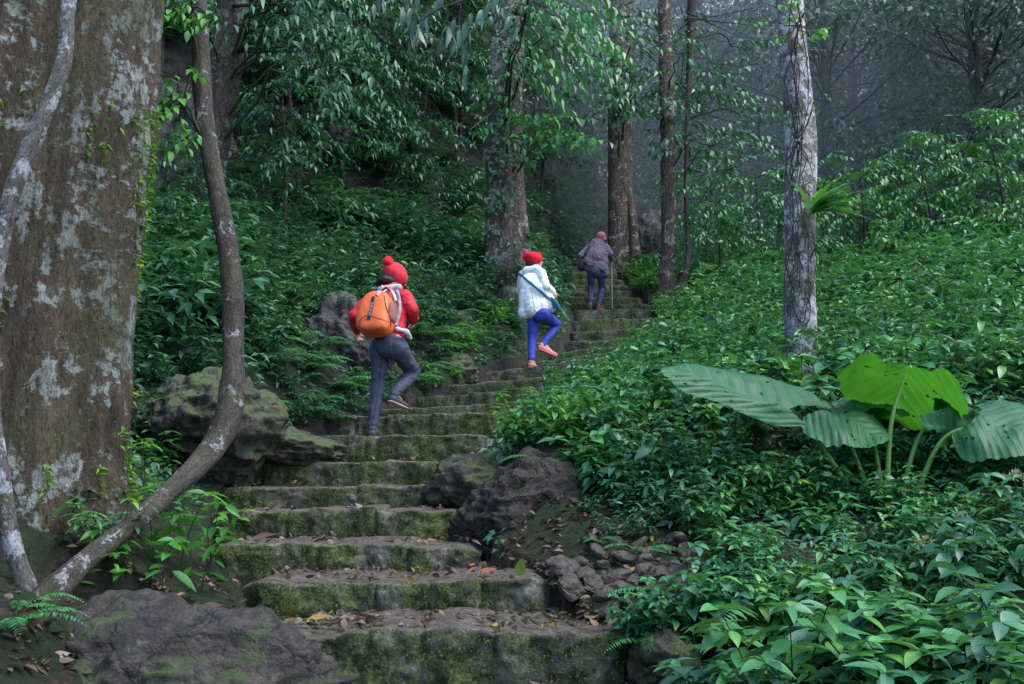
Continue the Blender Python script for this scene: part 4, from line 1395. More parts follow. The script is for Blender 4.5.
def taro_mat(name, a_, b_, rough, trans, blot):
    t = NT(name)
    uv = t.n("UVMap", uv_map="uv").outputs[0]
    sx = t.n("SeparateXYZ", {0: uv})
    au = t.math('ABSOLUTE', sx.outputs[0])
    rib = t.math('SINE', t.math('ADD', t.math('MULTIPLY', t.math('SUBTRACT', sx.outputs[1], t.math('MULTIPLY', au, .55)), 42), t.math('MULTIPLY', t.noise(uv, 3.5, 3), 2.4)))
    ribm = t.ramp(rib, [(.78, 0.), (.98, 1.)])
    mid = t.math('SUBTRACT', 1, t.math('MULTIPLY', au, 28), clamp=True)
    n = t.noise(uv, 5, 5, .6)
    col = t.mix(t.ramp(t.noise(uv, 4, 7, .7), [(.35, 0.), (.65, 1.)]), a_, b_)
    fine = t.n("TexVoronoi", {"Vector": uv, "Scale": 38.}, feature='DISTANCE_TO_EDGE').outputs[0]
    col = t.mix(t.ramp(fine, [(0, .3), (.05, 0.)]), col, tuple(min(1, c * 1.6) for c in b_))
    col = t.mix(t.math('MULTIPLY', t.math('MAXIMUM', ribm, mid), .42), col, tuple(min(1, c * 1.9) for c in b_))
    sp = t.ramp(t.noise(uv, 9, 4, .6), [(.66, 0.), (.72, 1.)])
    col = t.mix(t.math('MULTIPLY', sp, blot), col, (.10, .045, .02))
    nrm = t.bump(t.math('ADD', t.math('MULTIPLY', rib, .6), t.math('MULTIPLY', n, .6)), .35, .008)
    b = t.pbsdf(col, rough, nrm, .3)
    tr = t.n("BsdfTranslucent", {"Color": t.mix(.5, col, (.08, .32, .02))}).outputs[0]
    return t.done(t.n("MixShader", {0: trans, 1: b, 2: tr}).outputs[0])


M_taro = taro_mat("taro_leaf", (.012, .07, .026), (.026, .11, .038), .48, .25, .5)
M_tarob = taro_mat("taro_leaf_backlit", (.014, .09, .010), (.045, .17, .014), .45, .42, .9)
M_taros = plain_mat("taro_stalk", (.10, .22, .045), .45, .3, 30)


def taro_leaf(A, tip, side, side2, mat, back=.42, sag=.10, wave=.02, seed=0):
    """heart shaped blade spanned by attach point, tip and one side point"""
    A, tv, sv, sw = np.array(A), np.array(tip) - np.array(A), np.array(side) - np.array(A), np.array(A) - np.array(side2)
    nrm = unit(np.cross(sv, tv))
    if nrm[2] < 0:
        nrm = -nrm
    nu, nv = 31, 44
    yy = np.linspace(-back, 1, nv)
    V, UV = [], []
    for y in yy:
        if y >= 0:
            w = (1 - y) ** .62 * (1 + .55 * y)
            lo_ = 0
        else:
            t = -y / back
            w = math.sqrt(max(0, 1 - t ** 2.2))
            lo_ = .10 + .55 * t if t > .15 else .0
            lo_ = min(lo_, w)
        for u in np.linspace(-1, 1, nu):
            x = np.sign(u) * (lo_ * (abs(u) > 1e-6) + (w - lo_) * abs(u)) * (1 + .010 * math.sin(y * 40 + seed) + .035 * vnoise(np.array([y * 6 * np.sign(u), y * 9, seed * 3.])))
            V.append(A + tv * y + (sv if u >= 0 else sw) * x + nrm * (sag * (.35 - x * x * .9 - .9 * max(0, y) ** 2) + wave * math.sin((y - abs(x) * .55) * 42) * .2 + .03 * vnoise(np.array([x * 3, y * 3, seed * 5.])) ))
            UV.append((x, y))
    id_ = np.arange(nu * nv).reshape(nv, nu)
    Q = np.stack([id_[:-1, :-1], id_[:-1, 1:], id_[1:, 1:], id_[1:, :-1]], -1)
    # holes eaten by insects
    keep = np.ones(Q.shape[:2], bool)
    r_ = np.random.default_rng(seed)
    for _ in range(16 if seed == 1 else 9):
        keep[r_.integers(10, nv - 6), r_.integers(3, nu - 4)] = False
    keep[:int(nv * back / (1 + back) * .95), nu // 2 - 1:nu // 2 + 1] = False
    return np_mesh("leaf", np.array(V), None, mat, quads=Q[keep].reshape(-1, 4), uv=np.array(UV))


taro = bpy.data.objects.new("giant_taro", None)
COL.objects.link(taro)
taro.location = P(888, 500, 5.8)
tag(taro, "giant taro plant with huge ribbed leaves on long pale stalks in the undergrowth", "plant")
for A, tip, side, side2, m, base, sd in [
        ((906, 374, 5.80), (896, 414, 6.45), (970, 402, 5.85), (841, 368, 5.9), M_tarob, (884, 498, 5.8), 1),
        ((778, 410, 5.75), (666, 362, 5.45), (812, 388, 6.25), (762, 416, 5.55), M_taro, (868, 496, 5.8), 2),
        ((872, 416, 6.05), (850, 394, 6.6), (908, 404, 6.2), (838, 412, 6.0), M_taro, (886, 498, 5.85), 3),
        ((832, 414, 5.9), (888, 434, 5.6), (814, 430, 5.6), (862, 408, 6.2), M_taro, (879, 500, 5.9), 4),
        ((980, 424, 5.7), (1046, 440, 5.4), (1006, 394, 6.1), (968, 446, 5.45), M_taro, (908, 486, 5.8), 5),
        ((946, 412, 5.9), (1000, 425, 6.3), (952, 402, 6.2), (938, 426, 5.7), M_taro, (895, 494, 5.85), 6)]:
    A, tip, side, side2, base = P(*A), P(*tip), P(*side), P(*side2), P(*base)
    L_ = taro_leaf(A, tip, side, side2, m, seed=sd)
    c = link("leaf", L_, taro)
    c.location = -taro.location
    mid = (A + base) / 2 + Vector((0, 0, .06)) + (A - base).cross(Vector((0, 1, 0))).normalized() * .02
    base.z -= .15
    pp, rr = smooth_path([base, mid, A], [.021, .013, .007], 20)
    s_ = link("stalk", trunk_mesh("stalk", pp - np.array(taro.location), rr, M_taros, 24, 10, .04, 20), taro)

# epiphyte fern on the pale tree
ef = link("epiphyte_fern", None) if False else bpy.data.objects.new("epiphyte_fern", None)
COL.objects.link(ef)
ef.location = P(812, 212, 9.0)
tag(ef, "bright strap leaved fern perched on the pale tree trunk", "fern")
fo = Foliage()
for k in range(34):
    a = rng.normal(.0, .75)
    d = np.array([math.cos(a) * .9, -.35 + rng.normal(0, .3), .7 + rng.normal(0, .4)])
    fo.leaves([rng.normal(0, .02, 3)], d, (0, -.3, 1), rng.uniform(.28, .5), rng.uniform(.05, .08), rng.uniform(.3, .8), .3, rng.uniform(.5, .95), True)
link("frond", fo.leaf_mesh("frond", M_bright), ef)

# ------------------------------------------------------------------ leaf litter and moss
fo = Foliage()


def litter(p, n_up=(0, 0, 1), L=None):
    a = rng.uniform(0, 6.28)
    d = np.array([math.cos(a), math.sin(a), rng.normal(0, .2)])
    L = L or rng.uniform(.022, .062)
    fo.leaves([np.array(p) + np.array([0, 0, .012])], d, np.array(n_up) + rng.normal(0, .5, 3), L, L * rng.uniform(.35, .65), rng.uniform(-.6, .7), rng.uniform(-.4, 1.), None, True)


for i, (A, B, n, dep, rise) in enumerate(TREADS[:12]):
    w = np.linalg.norm(B - A)
    cnt = [400, 210, 140, 85, 60, 28, 24, 18, 14, 12, 10, 10][i]
    for k in range(cnt):
        u = rng.uniform(.02, .99)
        v = dep * (1 - rng.random() ** (1.6 if i else .9) * .92)
        litter(A + (B - A) * u + n * v)
A0, B0, n0 = TREADS[0][:3]
for k in range(130):   # in front of the lowest step
    litter((rng.uniform(-.9, .9), 4.18 - abs(rng.normal(0, .12)), .04))
for k in range(1500):   # under the giant tree and over the rubble
    if k < 850:
        q = on_ground(rng.uniform(0, 240), rng.uniform(570, 680), 3)
    else:
        q = on_ground(rng.uniform(540, 700), rng.uniform(460, 640), 3)
    litter(q)
for k in range(420):
    litter(on_ground(rng.uniform(505, 660), rng.uniform(478, 575), 3))
for k in range(60):
    q = on_ground(rng.uniform(215, 300), rng.uniform(445, 480), 6)
    litter(q)
gc = Foliage()
m = 90000
gx, gy = rng.uniform(-7, 7, m), rng.uniform(4.6, 17, m)
xl_, xr_ = np.interp(gy, EY, EL), np.interp(gy, EY, ER)
ok = (gx < xl_ - .06) | (gx > xr_ + .06)
ok &= ~((gx > 0) & (gy < 6.9) & (gx < 1.3)) & ~((gx < 0) & (gy < 5.6))
gx, gy = gx[ok], gy[ok]
gz = terrain(gx, gy)
pp_ = np.stack([gx, gy, gz], 1)
a_, b_, f_ = proj(pp_)
ok = (a_ > 60) & (a_ < 1090) & (fbm(pp_ * np.array([1.6, 1.6, 1.6]), 3, 55) > -.22)
pp_ = pp_[ok][:42000]
m = len(pp_)
az = rng.uniform(0, 6.28, m)
gc.leaves(pp_ + np.stack([np.zeros(m), rng.normal(0, .03, m), rng.uniform(.0, .09, m)], 1), np.stack([np.cos(az), np.sin(az) - .35, rng.normal(-.1, .35, m)], 1), np.array([0, -.35, 1.]) + rng.normal(0, .35, (m, 3)), rng.uniform(.035, .095, m), rng.uniform(.018, .045, m), .3, .3)
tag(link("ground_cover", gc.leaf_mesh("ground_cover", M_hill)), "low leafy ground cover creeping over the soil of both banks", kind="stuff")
tag(link("fallen_leaves", fo.leaf_mesh("fallen_leaves", M_dead)), "brown and red fallen leaves scattered over the steps and forest floor", kind="stuff")

fo = Foliage()
for i, (A, B, n, dep, rise) in enumerate(TREADS[:9]):
    m = int([1500, 1300, 1200, 1100, 1100, 1100, 700, 500, 400][i] * 1.6)
    u = rng.uniform(0, 1, m)
    zf = rng.random(m) ** 1.0
    p = A + (B - A) * u[:, None] - n * .012 + np.array([0, 0, -1.]) * (zf * rise)[:, None]
    den = fbm(p * np.array([3, 3, 4]), 3, 40 + i)
    p = p[den > .02]
    m = len(p)
    D = -n * .7 + np.array([0, 0, -.3]) + rng.normal(0, .6, (m, 3))
    fo.leaves(p, D, rng.normal(0, 1, (m, 3)), rng.uniform(.008, .024, m), rng.uniform(.004, .008, m), .2, .2)
tag(link("moss", fo.leaf_mesh("moss", M_moss)), "green moss and tiny plants clinging to the step risers", kind="stuff")

for (lab, px, py, d, L, ti, up) in [("yellow green fallen leaf propped at the end of the second step", 519, 576, 5.0, .09, None, (0, -1, .2)), ("curled orange fallen leaf at the end of the third step", 478, 574, 5.1, .10, .96, (0, -.3, 1)), ("split yellow fallen leaf lying on the lowest step", 306, 622, 4.6, .11, .99, (0, -.3, 1)),
                                    ("long red fallen leaf on the fourth tread", 250, 541, 5.75, .15, .62, (0, -.3, 1)), ("dark curled fallen leaf standing against the second riser", 432, 605, 4.75, .10, .1, (0, -1, .4)), ("rusty fallen leaf beside the big boulder", 195, 612, 4.1, .11, .6, (0, -.5, 1))]:
    f1 = Foliage()
    f1.leaves([(0, 0, .0)], (.9, .1, .15) if up[1] > -.9 else (.2, 0, 1), up, L, L * .62, -.1, .35, .97 if ti is None else ti, True)
    o = link("fallen_leaf", f1.leaf_mesh("fallen_leaf", M_dead if ti is not None else M_moss))
    o.location = P(px, py, d)
    tag(o, lab, "leaf")

# ------------------------------------------------------------------ people
from mathutils.bvhtree import BVHTree

M_skin = plain_mat("skin", (.50, .30, .21), .55, .15, 30)
M_hair = plain_mat("hair", (.012, .011, .014), .5, .3, 60)
M_red = plain_mat("red_jacket", (.50, .012, .03), .6, .2, 50, fold=1.)
M_knit = plain_mat("red_knit", (.62, .03, .05), .85, .55, 70, .012)
M_knit2 = plain_mat("scarlet_knit", (.60, .008, .02), .85, .45, 70, .012)
M_pink = plain_mat("pink_knit", (.54, .15, .18), .85, .5, 70, .012)
M_grey = plain_mat("grey_trousers", (.050, .058, .088), .75, .2, 60, fold=1.)
M_blue = plain_mat("blue_trousers", (.028, .045, .29), .7, .2, 60, fold=1.)
M_jean = plain_mat("dark_jeans", (.040, .058, .105), .8, .3, 60, fold=1.)
M_white = plain_mat("white_coat", (.70, .70, .69), .7, .08, 40, fold=1.)
M_purple = plain_mat("purple_jacket", (.16, .12, .16), .75, .2, 40, fold=1.)
M_orange = plain_mat("orange_fabric", (.72, .13, .032), .55, .18, 60, fold=.5)
M_black = plain_mat("black_fabric", (.015, .015, .018), .6, .2)
M_pmesh = plain_mat("pocket_mesh", (.24, .10, .075), .8, .5, 90)
M_strap = plain_mat("grey_strap", (.30, .28, .28), .7, .2)
M_scarf = plain_mat("pale_scarf", (.46, .43, .43), .8, .3, 50)
M_teal = plain_mat("teal_bag", (.012, .10, .19), .6, .2, 50, fold=.5)
M_shoe = plain_mat("dark_shoe", (.05, .045, .055), .6, .3)
M_shoep = plain_mat("pink_shoe", (.62, .20, .17), .6, .3)
M_shoer = plain_mat("red_shoe", (.20, .045, .04), .6, .4)
M_sole = plain_mat("pale_sole", (.42, .30, .24), .7, .3)
M_metal = plain_mat("pole_metal", (.30, .31, .33), .35, .1)
M_eye = plain_mat("eye", (.03, .02, .02), .2, 0)


def v3(*a):
    return np.array(P(*a))


def caps(A, B, ra, rb, flat=None, fac=1., k=18):
    A, B = np.array(A, float), np.array(B, float)
    d = unit(B - A)
    ref = np.array([0, 0, 1.]) if abs(d[2]) < .9 else np.array([1., 0, 0])
    a = unit(np.cross(d, ref))
    b = np.cross(d, a)
    th = np.arange(k) / k * 2 * np.pi
    rings = [(A, ra, s) for s in np.linspace(-np.pi / 2, 0, 6)] + [(B, rb, s) for s in np.linspace(0, np.pi / 2, 6)]
    V = []
    for c, r, s in rings:
        rr = max(r * math.cos(s), 1e-4)
        off = (np.cos(th)[:, None] * a + np.sin(th)[:, None] * b) * rr + d * (r * math.sin(s))
        V.append((c, off))
    if flat is not None:
        f = unit(flat)
        V = [(c, o - (1 - fac) * (o @ f)[:, None] * f) for c, o in V]
    V = np.concatenate([c + o for c, o in V])
    n = len(rings)
    i_ = np.arange(n * k).reshape(n, k)
    Q = np.stack([i_[:-1], np.roll(i_[:-1], -1, 1), np.roll(i_[1:], -1, 1), i_[1:]], -1).reshape(-1, 4)
    return V, [tuple(q) for q in Q] + [tuple(i_[0][::-1]), tuple(i_[-1])]


def elli(c, X, Y, Z):
    V, Fc = caps((0, 0, -1e-3), (0, 0, 1e-3), 1, 1)
    return np.array(c) + V @ np.array([X, Y, Z], float), Fc


def blob(name, parts, mat, parent, vox=.008, sm=6, jit=0., fold=0.):
    """one continuous skin around overlapping shapes"""
    V, Fc, n = [], [], 0
    for v, f in parts:
        V.append(v)
        Fc += [tuple(i + n for i in q) for q in f]
        n += len(v)
    V = np.concatenate(V)
    org = np.array(parent.location) if parent else V.mean(0)
    me = bpy.data.meshes.new(name)
    me.from_pydata((V - org).tolist(), [], Fc)
    bm = bmesh.new()
    bm.from_mesh(me)
    bmesh.ops.recalc_face_normals(bm, faces=bm.faces)
    bm.to_mesh(me)
    bm.free()
    o = bpy.data.objects.new(name, me)
    COL.objects.link(o)
    m = o.modifiers.new("r", 'REMESH')
    m.mode = 'VOXEL'
    m.voxel_size = vox
    m2 = o.modifiers.new("s", 'SMOOTH')
    m2.iterations = sm
    m2.factor = .5
    new = bpy.data.meshes.new_from_object(o.evaluated_get(bpy.context.evaluated_depsgraph_get()))
    o.modifiers.clear()
    o.data = new
    new.name = name
    if jit:
        co = np.array([v.co[:] for v in new.vertices])
        nn = np.array([v.normal[:] for v in new.vertices])
        co = co + nn * (jit * fbm(co * 11, 3, 7) + fold * fbm(co * np.array([5, 5, 8]) + 1.5 * fbm(co * 4, 2, 3)[:, None], 2, 9, True))[:, None]
        new.vertices.foreach_set("co", co.astype(np.float32).ravel())
    new.polygons.foreach_set("use_smooth", [True] * len(new.polygons))
    new.materials.clear()
    new.materials.append(mat)
    if parent:
        o.parent = parent
    else:
        o.location = org
    return o


def hand(wrist, d, nrm, curl=.5, s=1., thumb=1):
    """palm, four unequal bent fingers and a thumb on its side"""
    d = unit(np.array(d, float))
    nrm = unit(np.array(nrm, float) - d * (np.array(nrm) @ d))
    sd = np.cross(d, nrm)
    w = np.array(wrist, float)
    out = [caps(w - d * .02, w + d * .045 * s, .024 * s, .033 * s, nrm, .5), caps(w + d * .03 * s - sd * .018 * s, w + d * .075 * s - sd * .02 * s, .019 * s, .016 * s, nrm, .7), caps(w + d * .03 * s + sd * .018 * s, w + d * .075 * s + sd * .02 * s, .019 * s, .016 * s, nrm, .7)]
    for j, (o, L) in enumerate(((-.030, .068), (-.010, .078), (.010, .073), (.030, .056))):
        p = w + d * (.078 - .006 * abs(j - 1.3)) * s + sd * o * s
        a = curl * .5
        for q, fr in enumerate((.45, .32, .25)):
            e = p + (d * math.cos(a) + nrm * math.sin(a)) * L * fr * s
            out.append(caps(p, e, (.0095 - .001 * q) * s, (.0088 - .001 * q) * s, k=10))
            p = e
            a += curl
    p = w + d * .02 * s - sd * .028 * s * thumb
    q1 = p + (d * .6 - sd * .75 * thumb + nrm * .35) * .034 * s
    q2 = q1 + (d * .85 - sd * .2 * thumb + nrm * .5) * .03 * s
    out += [caps(p, q1, .012 * s, .0105 * s, k=10), caps(q1, q2, .0105 * s, .009 * s, k=10)]
    return out


def head_parts(c, f, u, neck, s=1.):
    f, u = unit(f), unit(u)
    u = unit(u - f * (u @ f))
    r = np.cross(f, u)
    out = [elli(c, r * .073 * s, f * .094 * s, u * .10 * s), caps(c - u * .04 * s + f * .02 * s, c - u * .088 * s + f * .055 * s, .058 * s, .036 * s, r, 1.05), caps(neck, c - u * .06 * s - f * .01 * s, .055 * s, .05 * s),
           caps(c + f * .088 * s + u * .008 * s, c + f * .108 * s - u * .028 * s, .009 * s, .015 * s, k=10), caps(c + f * .086 * s - u * .055 * s + r * .015 * s, c + f * .086 * s - u * .055 * s - r * .015 * s, .011 * s, .011 * s, k=10)]
    for g in (-1, 1):
        out.append(elli(c + r * g * .075 * s - u * .012 * s - f * .008 * s, r * .010 * s, f * .022 * s, u * .034 * s))
        out.append(caps(c + f * .084 * s + u * .022 * s + r * g * .012 * s, c + f * .074 * s + u * .024 * s + r * g * .045 * s, .009 * s, .008 * s, k=10))
    return out, r


def shoe(name, ankle, heel, toe, mat, sole, parent, up=(0, 0, 1)):
    ankle, heel, toe = map(np.array, (ankle, heel, toe))
    d = unit(toe - heel)
    up = unit(np.array(up, float) - d * (np.array(up) @ d))
    sd = np.cross(d, up)
    L = np.linalg.norm(toe - heel)
    o = blob(name, [caps(heel + up * .032 + d * .02, toe + up * .022 - d * .03, .036, .030, sd, 1.12), caps(heel + up * .04 + d * .035, heel + up * .075 + d * .03, .040, .038), caps(heel + up * .06 + d * .04, heel + up * .035 + d * .6 * L, .036, .028), caps(toe - d * .07 + up * .028, toe - d * .03 + up * .022, .038, .034, up, .75)], mat, parent, .006, 4)
    blob("sole", [caps(heel + up * .004 + d * .02, heel + d * .6 * L + up * .002, .036, .043, up, .32), caps(heel + d * .55 * L, toe - d * .03 + up * .004, .043, .036, up, .3)], sole, o_parent(o, parent), .005, 2).parent = o
    return o


def o_parent(o, parent):
    return parent


def ribbon(name, targets, pix, wpx, mat, parent, e=.008, n=24, loc=None):
    """band lying on a surface, traced through photograph points"""
    trees = []
    for t in targets:
        bm = bmesh.new()
        bm.from_mesh(t.data)
        off = Vector((0, 0, 0))
        q = t
        while q:
            off += q.location
            q = q.parent
        bmesh.ops.translate(bm, verts=bm.verts, vec=off)
        trees.append(BVHTree.FromBMesh(bm))
        bm.free()
    cam_p = Vector((0, 0, CAMZ))
    pp, ww = smooth_path([(a, b, 0) for a, b in pix], np.full(len(pix), wpx), n)
    tg = unit(np.gradient(pp[:, :2], axis=0))
    nr = np.stack([-tg[:, 1], tg[:, 0]], 1)
    V, last = [], 10.
    for i in range(n):
        row = []
        for s, h in ((-.5, -.002), (-.4, e), (0, e * 1.1), (.4, e), (.5, -.002)):
            q = pp[i, :2] + nr[i] * s * wpx
            dr = (P(q[0], q[1], 10.) - cam_p).normalized()
            best = None
            for t in trees:
                hit = t.ray_cast(cam_p, dr)
                if hit[0] is not None and (best is None or hit[3] < best):
                    best = hit[3]
            last = best if best is not None else last
            row.append(cam_p + dr * (last - h))
        V.append(row)
    V = np.array([[tuple(x) for x in r] for r in V])
    off = np.array(parent.location) if parent else (np.array(loc) if loc is not None else np.zeros(3))
    i_ = np.arange(n * 5).reshape(n, 5)
    Q = np.stack([i_[:-1, :-1], i_[:-1, 1:], i_[1:, 1:], i_[1:, :-1]], -1).reshape(-1, 4)
    return link(name, np_mesh(name, V.reshape(-1, 3) - off, None, mat, quads=Q), parent)


def person(label, J, fwd, mats, s=1., hem=.0, hemflare=.02, face=None, headup=(0, 0, 1), curl=.7):
    root = bpy.data.objects.new("person", None)
    COL.objects.link(root)
    root.location = Vector(J["toeL"])
    tag(root, label, "person")
    fwd = unit(np.array(fwd, float))
    g = {k: np.array(v) for k, v in J.items() if k != "extra_jacket"}
    side = unit(g["shR"] - g["shL"])
    spine = unit(g["neck"] - g["pelvis"])
    front = unit(np.cross(spine, side))
    if front @ fwd < 0:
        front = -front
    hside = unit(g["hipR"] - g["hipL"])
    face = unit(np.array(face if face is not None else fwd, float))
    hp, hr = head_parts(g["head"], face, headup, g["neck"] - spine * .03, s)
    body = list(hp)
    body += [elli((g["chest"] + g["neck"]) / 2 - spine * .05, side * .145 * s, front * .09 * s, spine * .20 * s), caps(g["chest"], g["pelvis"], .11 * s, .12 * s, front, .75)]
    for k in "LR":
        body += [caps(g["sh" + k], g["el" + k], .042 * s, .034 * s), caps(g["el" + k], g["wr" + k], .034 * s, .024 * s), caps(g["hip" + k], g["kn" + k], .07 * s, .048 * s), caps(g["kn" + k], g["an" + k], .048 * s, .032 * s), caps(g["an" + k], g["toe" + k] * .6 + g["an" + k] * .4, .03, .025),
                 caps(g["sh" + k], (g["neck"] + g["chest"]) / 2, .045 * s, .07 * s)]
        dr = g["wr" + k] - g["el" + k]
        body += hand(g["wr" + k] + unit(dr) * .015, unit(dr) + np.array(J.get("hd" + k, (0, 0, 0))), front * .2 - side * (1 if k == "R" else -1), curl, s, 1 if k == "R" else -1)
    b = blob("body", body, M_skin, root, .0055, 3)
    for gsd in (-1, 1):
        e = g["head"] + face * .081 * s + hr * gsd * .03 * s + unit(np.array(headup, float)) * .008
        v, fc = elli(e, hr * .012, face * .012, np.cross(hr, face) * .010)
        me = bpy.data.meshes.new("eye")
        me.from_pydata((v - np.array(root.location)).tolist(), [], fc)
        me.materials.append(M_eye)
        link("eye", me, root)
    # jacket
    hemc = g["pelvis"] - spine * hem
    jk = [elli(g["chest"] + spine * .06, side * .175 * s, front * .125 * s, spine * .22 * s),
          caps(g["chest"], hemc, .155 * s, (.155 + hemflare) * s, front, .78),
          caps(g["neck"] - spine * .05, g["neck"] + spine * .0, .085 * s, .066 * s)]
    for k in "LR":
        jk += [caps(g["sh" + k], g["el" + k], .066 * s, .056 * s), caps(g["el" + k], g["wr" + k] - unit(g["wr" + k] - g["el" + k]) * .01, .056 * s, .043 * s), caps(g["sh" + k], (g["neck"] + g["chest"]) / 2 + spine * .05, .066 * s, .08 * s)]
    jk += J.get("extra_jacket", [])
    jacket = blob("jacket", jk, mats["jacket"], root, .008, 5, .007, mats.get("fold", .013))
    tr = [elli(g["pelvis"] - spine * .01, hside * .158 * s, front * .125 * s, spine * .13 * s)]
    for k in "LR":
        tr += [caps(g["hip" + k], g["kn" + k], .088 * s, .063 * s), caps(g["kn" + k], g["kn" + k] * .6 + g["an" + k] * .4, .062 * s, .058 * s), caps(g["kn" + k] * .6 + g["an" + k] * .4, g["an" + k], .058 * s, mats.get("cuff", .043) * s)]
    trousers = blob("trousers", tr, mats["trousers"], root, .008, 5, .008, .006)
    for k in "LR":
        shoe("shoe", g["an" + k], g["heel" + k], g["toe" + k], mats["shoe"], mats["sole"], root, unit(g["an" + k] - (g["heel" + k] * .7 + g["toe" + k] * .3)))
    return root, jacket, trousers, b, (side, spine, front)


# --- hiker with the orange pack
J1 = dict(pelvis=v3(389, 344, 8.60), chest=v3(390, 312, 8.68), neck=v3(391, 290, 8.80), head=v3(396, 277, 8.92),
          shL=v3(376, 297, 8.86), shR=v3(404, 297, 8.64), elL=v3(355, 316, 8.78), wrL=v3(357, 330, 8.98), elR=v3(411, 309, 8.62), wrR=v3(413, 321, 8.84),
          hipL=v3(380, 348, 8.66), hipR=v3(398, 348, 8.54), knL=v3(378.5, 380, 8.68), anL=v3(373, 424, 8.62), heelL=v3(371.5, 437.2, 8.58), toeL=v3(376.5, 437.6, 8.80),
          knR=v3(413, 372, 8.84), anR=v3(394, 394, 8.62), heelR=v3(389.5, 401.5, 8.58), toeR=v3(407, 409.5, 8.74))
p1, jk1, tr1, bd1, ax1 = person("person in red jacket and red bobble hat stepping up with an orange backpack", J1, (.42, .9, 0), dict(jacket=M_red, trousers=M_grey, shoe=M_shoe, sole=M_sole), 1., -.145, .0, (.75, .62, -.3), (-.15, .1, 1))
hc = J1["head"]
blob("hat", [elli(v3(396, 274.5, 8.90), unit([.8, 0, .6]) * .098, unit([0, 1, 0]) * .112, unit([.6, 0, -.8]) * .128), caps(v3(389, 267.5, 8.87), v3(393, 272, 8.87), .062, .085)], M_knit, p1, .007, 3, .006)
blob("bobble", [elli(v3(388.5, 261, 8.84), np.array([.046, 0, 0]), np.array([0, .046, 0]), np.array([0, 0, .043]))], M_knit2, p1, .006, 1, .022)
blob("hair", [elli(v3(386.5, 281, 8.80), np.array([.085, 0, 0]), np.array([0, .07, 0]), np.array([0, 0, .048])), elli(v3(380, 283, 8.82), np.array([.05, 0, 0]), np.array([0, .05, 0]), np.array([0, 0, .035]))], M_hair, p1, .007, 2, .014)
blob("collar", [caps(v3(381, 290, 8.72), v3(398, 287, 8.66), .034, .036)], M_scarf, p1, .007, 3, .01)
blob("scarf", [caps(v3(397, 329, 8.46), v3(406, 331.5, 8.47), .018, .026), caps(v3(406, 331.5, 8.47), v3(410.5, 338, 8.54), .028, .018)], M_scarf, p1, .006, 3, .014)
tag(p1.children[-1], "pale striped scarf at the waist")

ribbon("seam", [tr1], [(383, 352), (381, 366), (379.5, 382), (376.5, 402), (373.5, 420)], .6, M_black, p1, .003)
ribbon("seam", [tr1], [(390, 345), (390, 353), (391, 360)], .6, M_black, p1, .003)
ribbon("hem", [jk1], [(376, 338), (384, 340.5), (393, 341), (402, 339)], 1.2, M_knit, p1, .006)
pack = bpy.data.objects.new("backpack", None)
COL.objects.link(pack)
pack.location = P(374, 336, 8.45)
tag(pack, "orange backpack with black label strip on the back of the red jacket hiker", "backpack")


def superbox(name, c, X, Y, Z, mat, parent, e=.55, taper=.25, n=40, jit=.006):
    th = np.linspace(-np.pi, np.pi, n * 2, endpoint=False)
    ph = np.linspace(-np.pi / 2, np.pi / 2, n)
    pw = lambda v: np.sign(v) * np.abs(v) ** e
    T_, H_ = np.meshgrid(th, ph)
    x, y, z = pw(np.cos(H_)) * pw(np.cos(T_)), pw(np.cos(H_)) * pw(np.sin(T_)), pw(np.sin(H_))
    k = 1 - taper * (z * .5 + .5) ** 1.4
    q = np.stack([x * k, y * (1 - taper * .8 * (z * .5 + .5)), z], -1)
    V = np.array(c) + q.reshape(-1, 3) @ np.array([X, Y, Z])
    V = V + unit(V - np.array(c)) * (jit * fbm(V * 14, 3, 3))[:, None]
    i_ = np.arange(n * 2 * n).reshape(n, n * 2)
    Q = np.stack([i_[:-1], np.roll(i_[:-1], -1, 1), np.roll(i_[1:], -1, 1), i_[1:]], -1).reshape(-1, 4)
    return link(name, np_mesh(name, V - np.array(parent.location), None, mat, quads=Q), parent)


side1 = unit([.90, -.42, -.02])
up1 = unit(v3(381, 290, 8.62) - v3(374, 335, 8.46))
dep1 = unit(np.cross(up1, side1))
bag = superbox("bag", v3(376.5, 313.5, 8.46), side1 * .178, dep1 * .125, up1 * .208, M_orange, pack, .62, .30)
pk = superbox("pocket", v3(374.5, 322, 8.36), side1 * .135, dep1 * .06, up1 * .095, M_orange, pack, .6, .15)
superbox("side_pocket", v3(392.5, 312, 8.40), side1 * .035, dep1 * .07, up1 * .10, M_pmesh, pack, .7, .3)
for o_ in (bag,):
    ribbon("label_strip", [bag, pk], [(373.6, 296.5), (371.5, 307), (368.4, 319.5)], 3.6, M_black, pack, .006)
    for k in range(7):
        t = .30 + k * .085
        a = np.array([373.6, 296.5]) * (1 - t) + np.array([368.4, 319.5]) * t
        ribbon("lettering", [bag, pk], [(a[0] - .9, a[1] - .35), (a[0] + .9, a[1] + (.45 if k % 2 else -.1))], .9, M_scarf, pack, .011, 4)
    ribbon("seam", [bag, pk], [(384, 294), (386, 306), (390, 318), (391, 326)], .9, M_black, pack, .005)
    ribbon("seam", [bag, pk], [(358.5, 322), (366, 315.5), (378, 318), (389, 322)], .7, M_shoer, pack, .004)
ribbon("shoulder_strap", [jk1, bag], [(394, 286), (397, 291), (399.5, 302), (399, 314), (395.5, 325)], 3.6, M_strap, pack, .016)
ribbon("shoulder_strap", [jk1, bag], [(384, 286), (380, 290), (377, 295)], 4.5, M_strap, pack, .014)
ribbon("top_strap", [bag, jk1], [(381, 291), (388, 289.5), (393, 293), (396, 301)], 3.2, M_scarf, pack, .012)
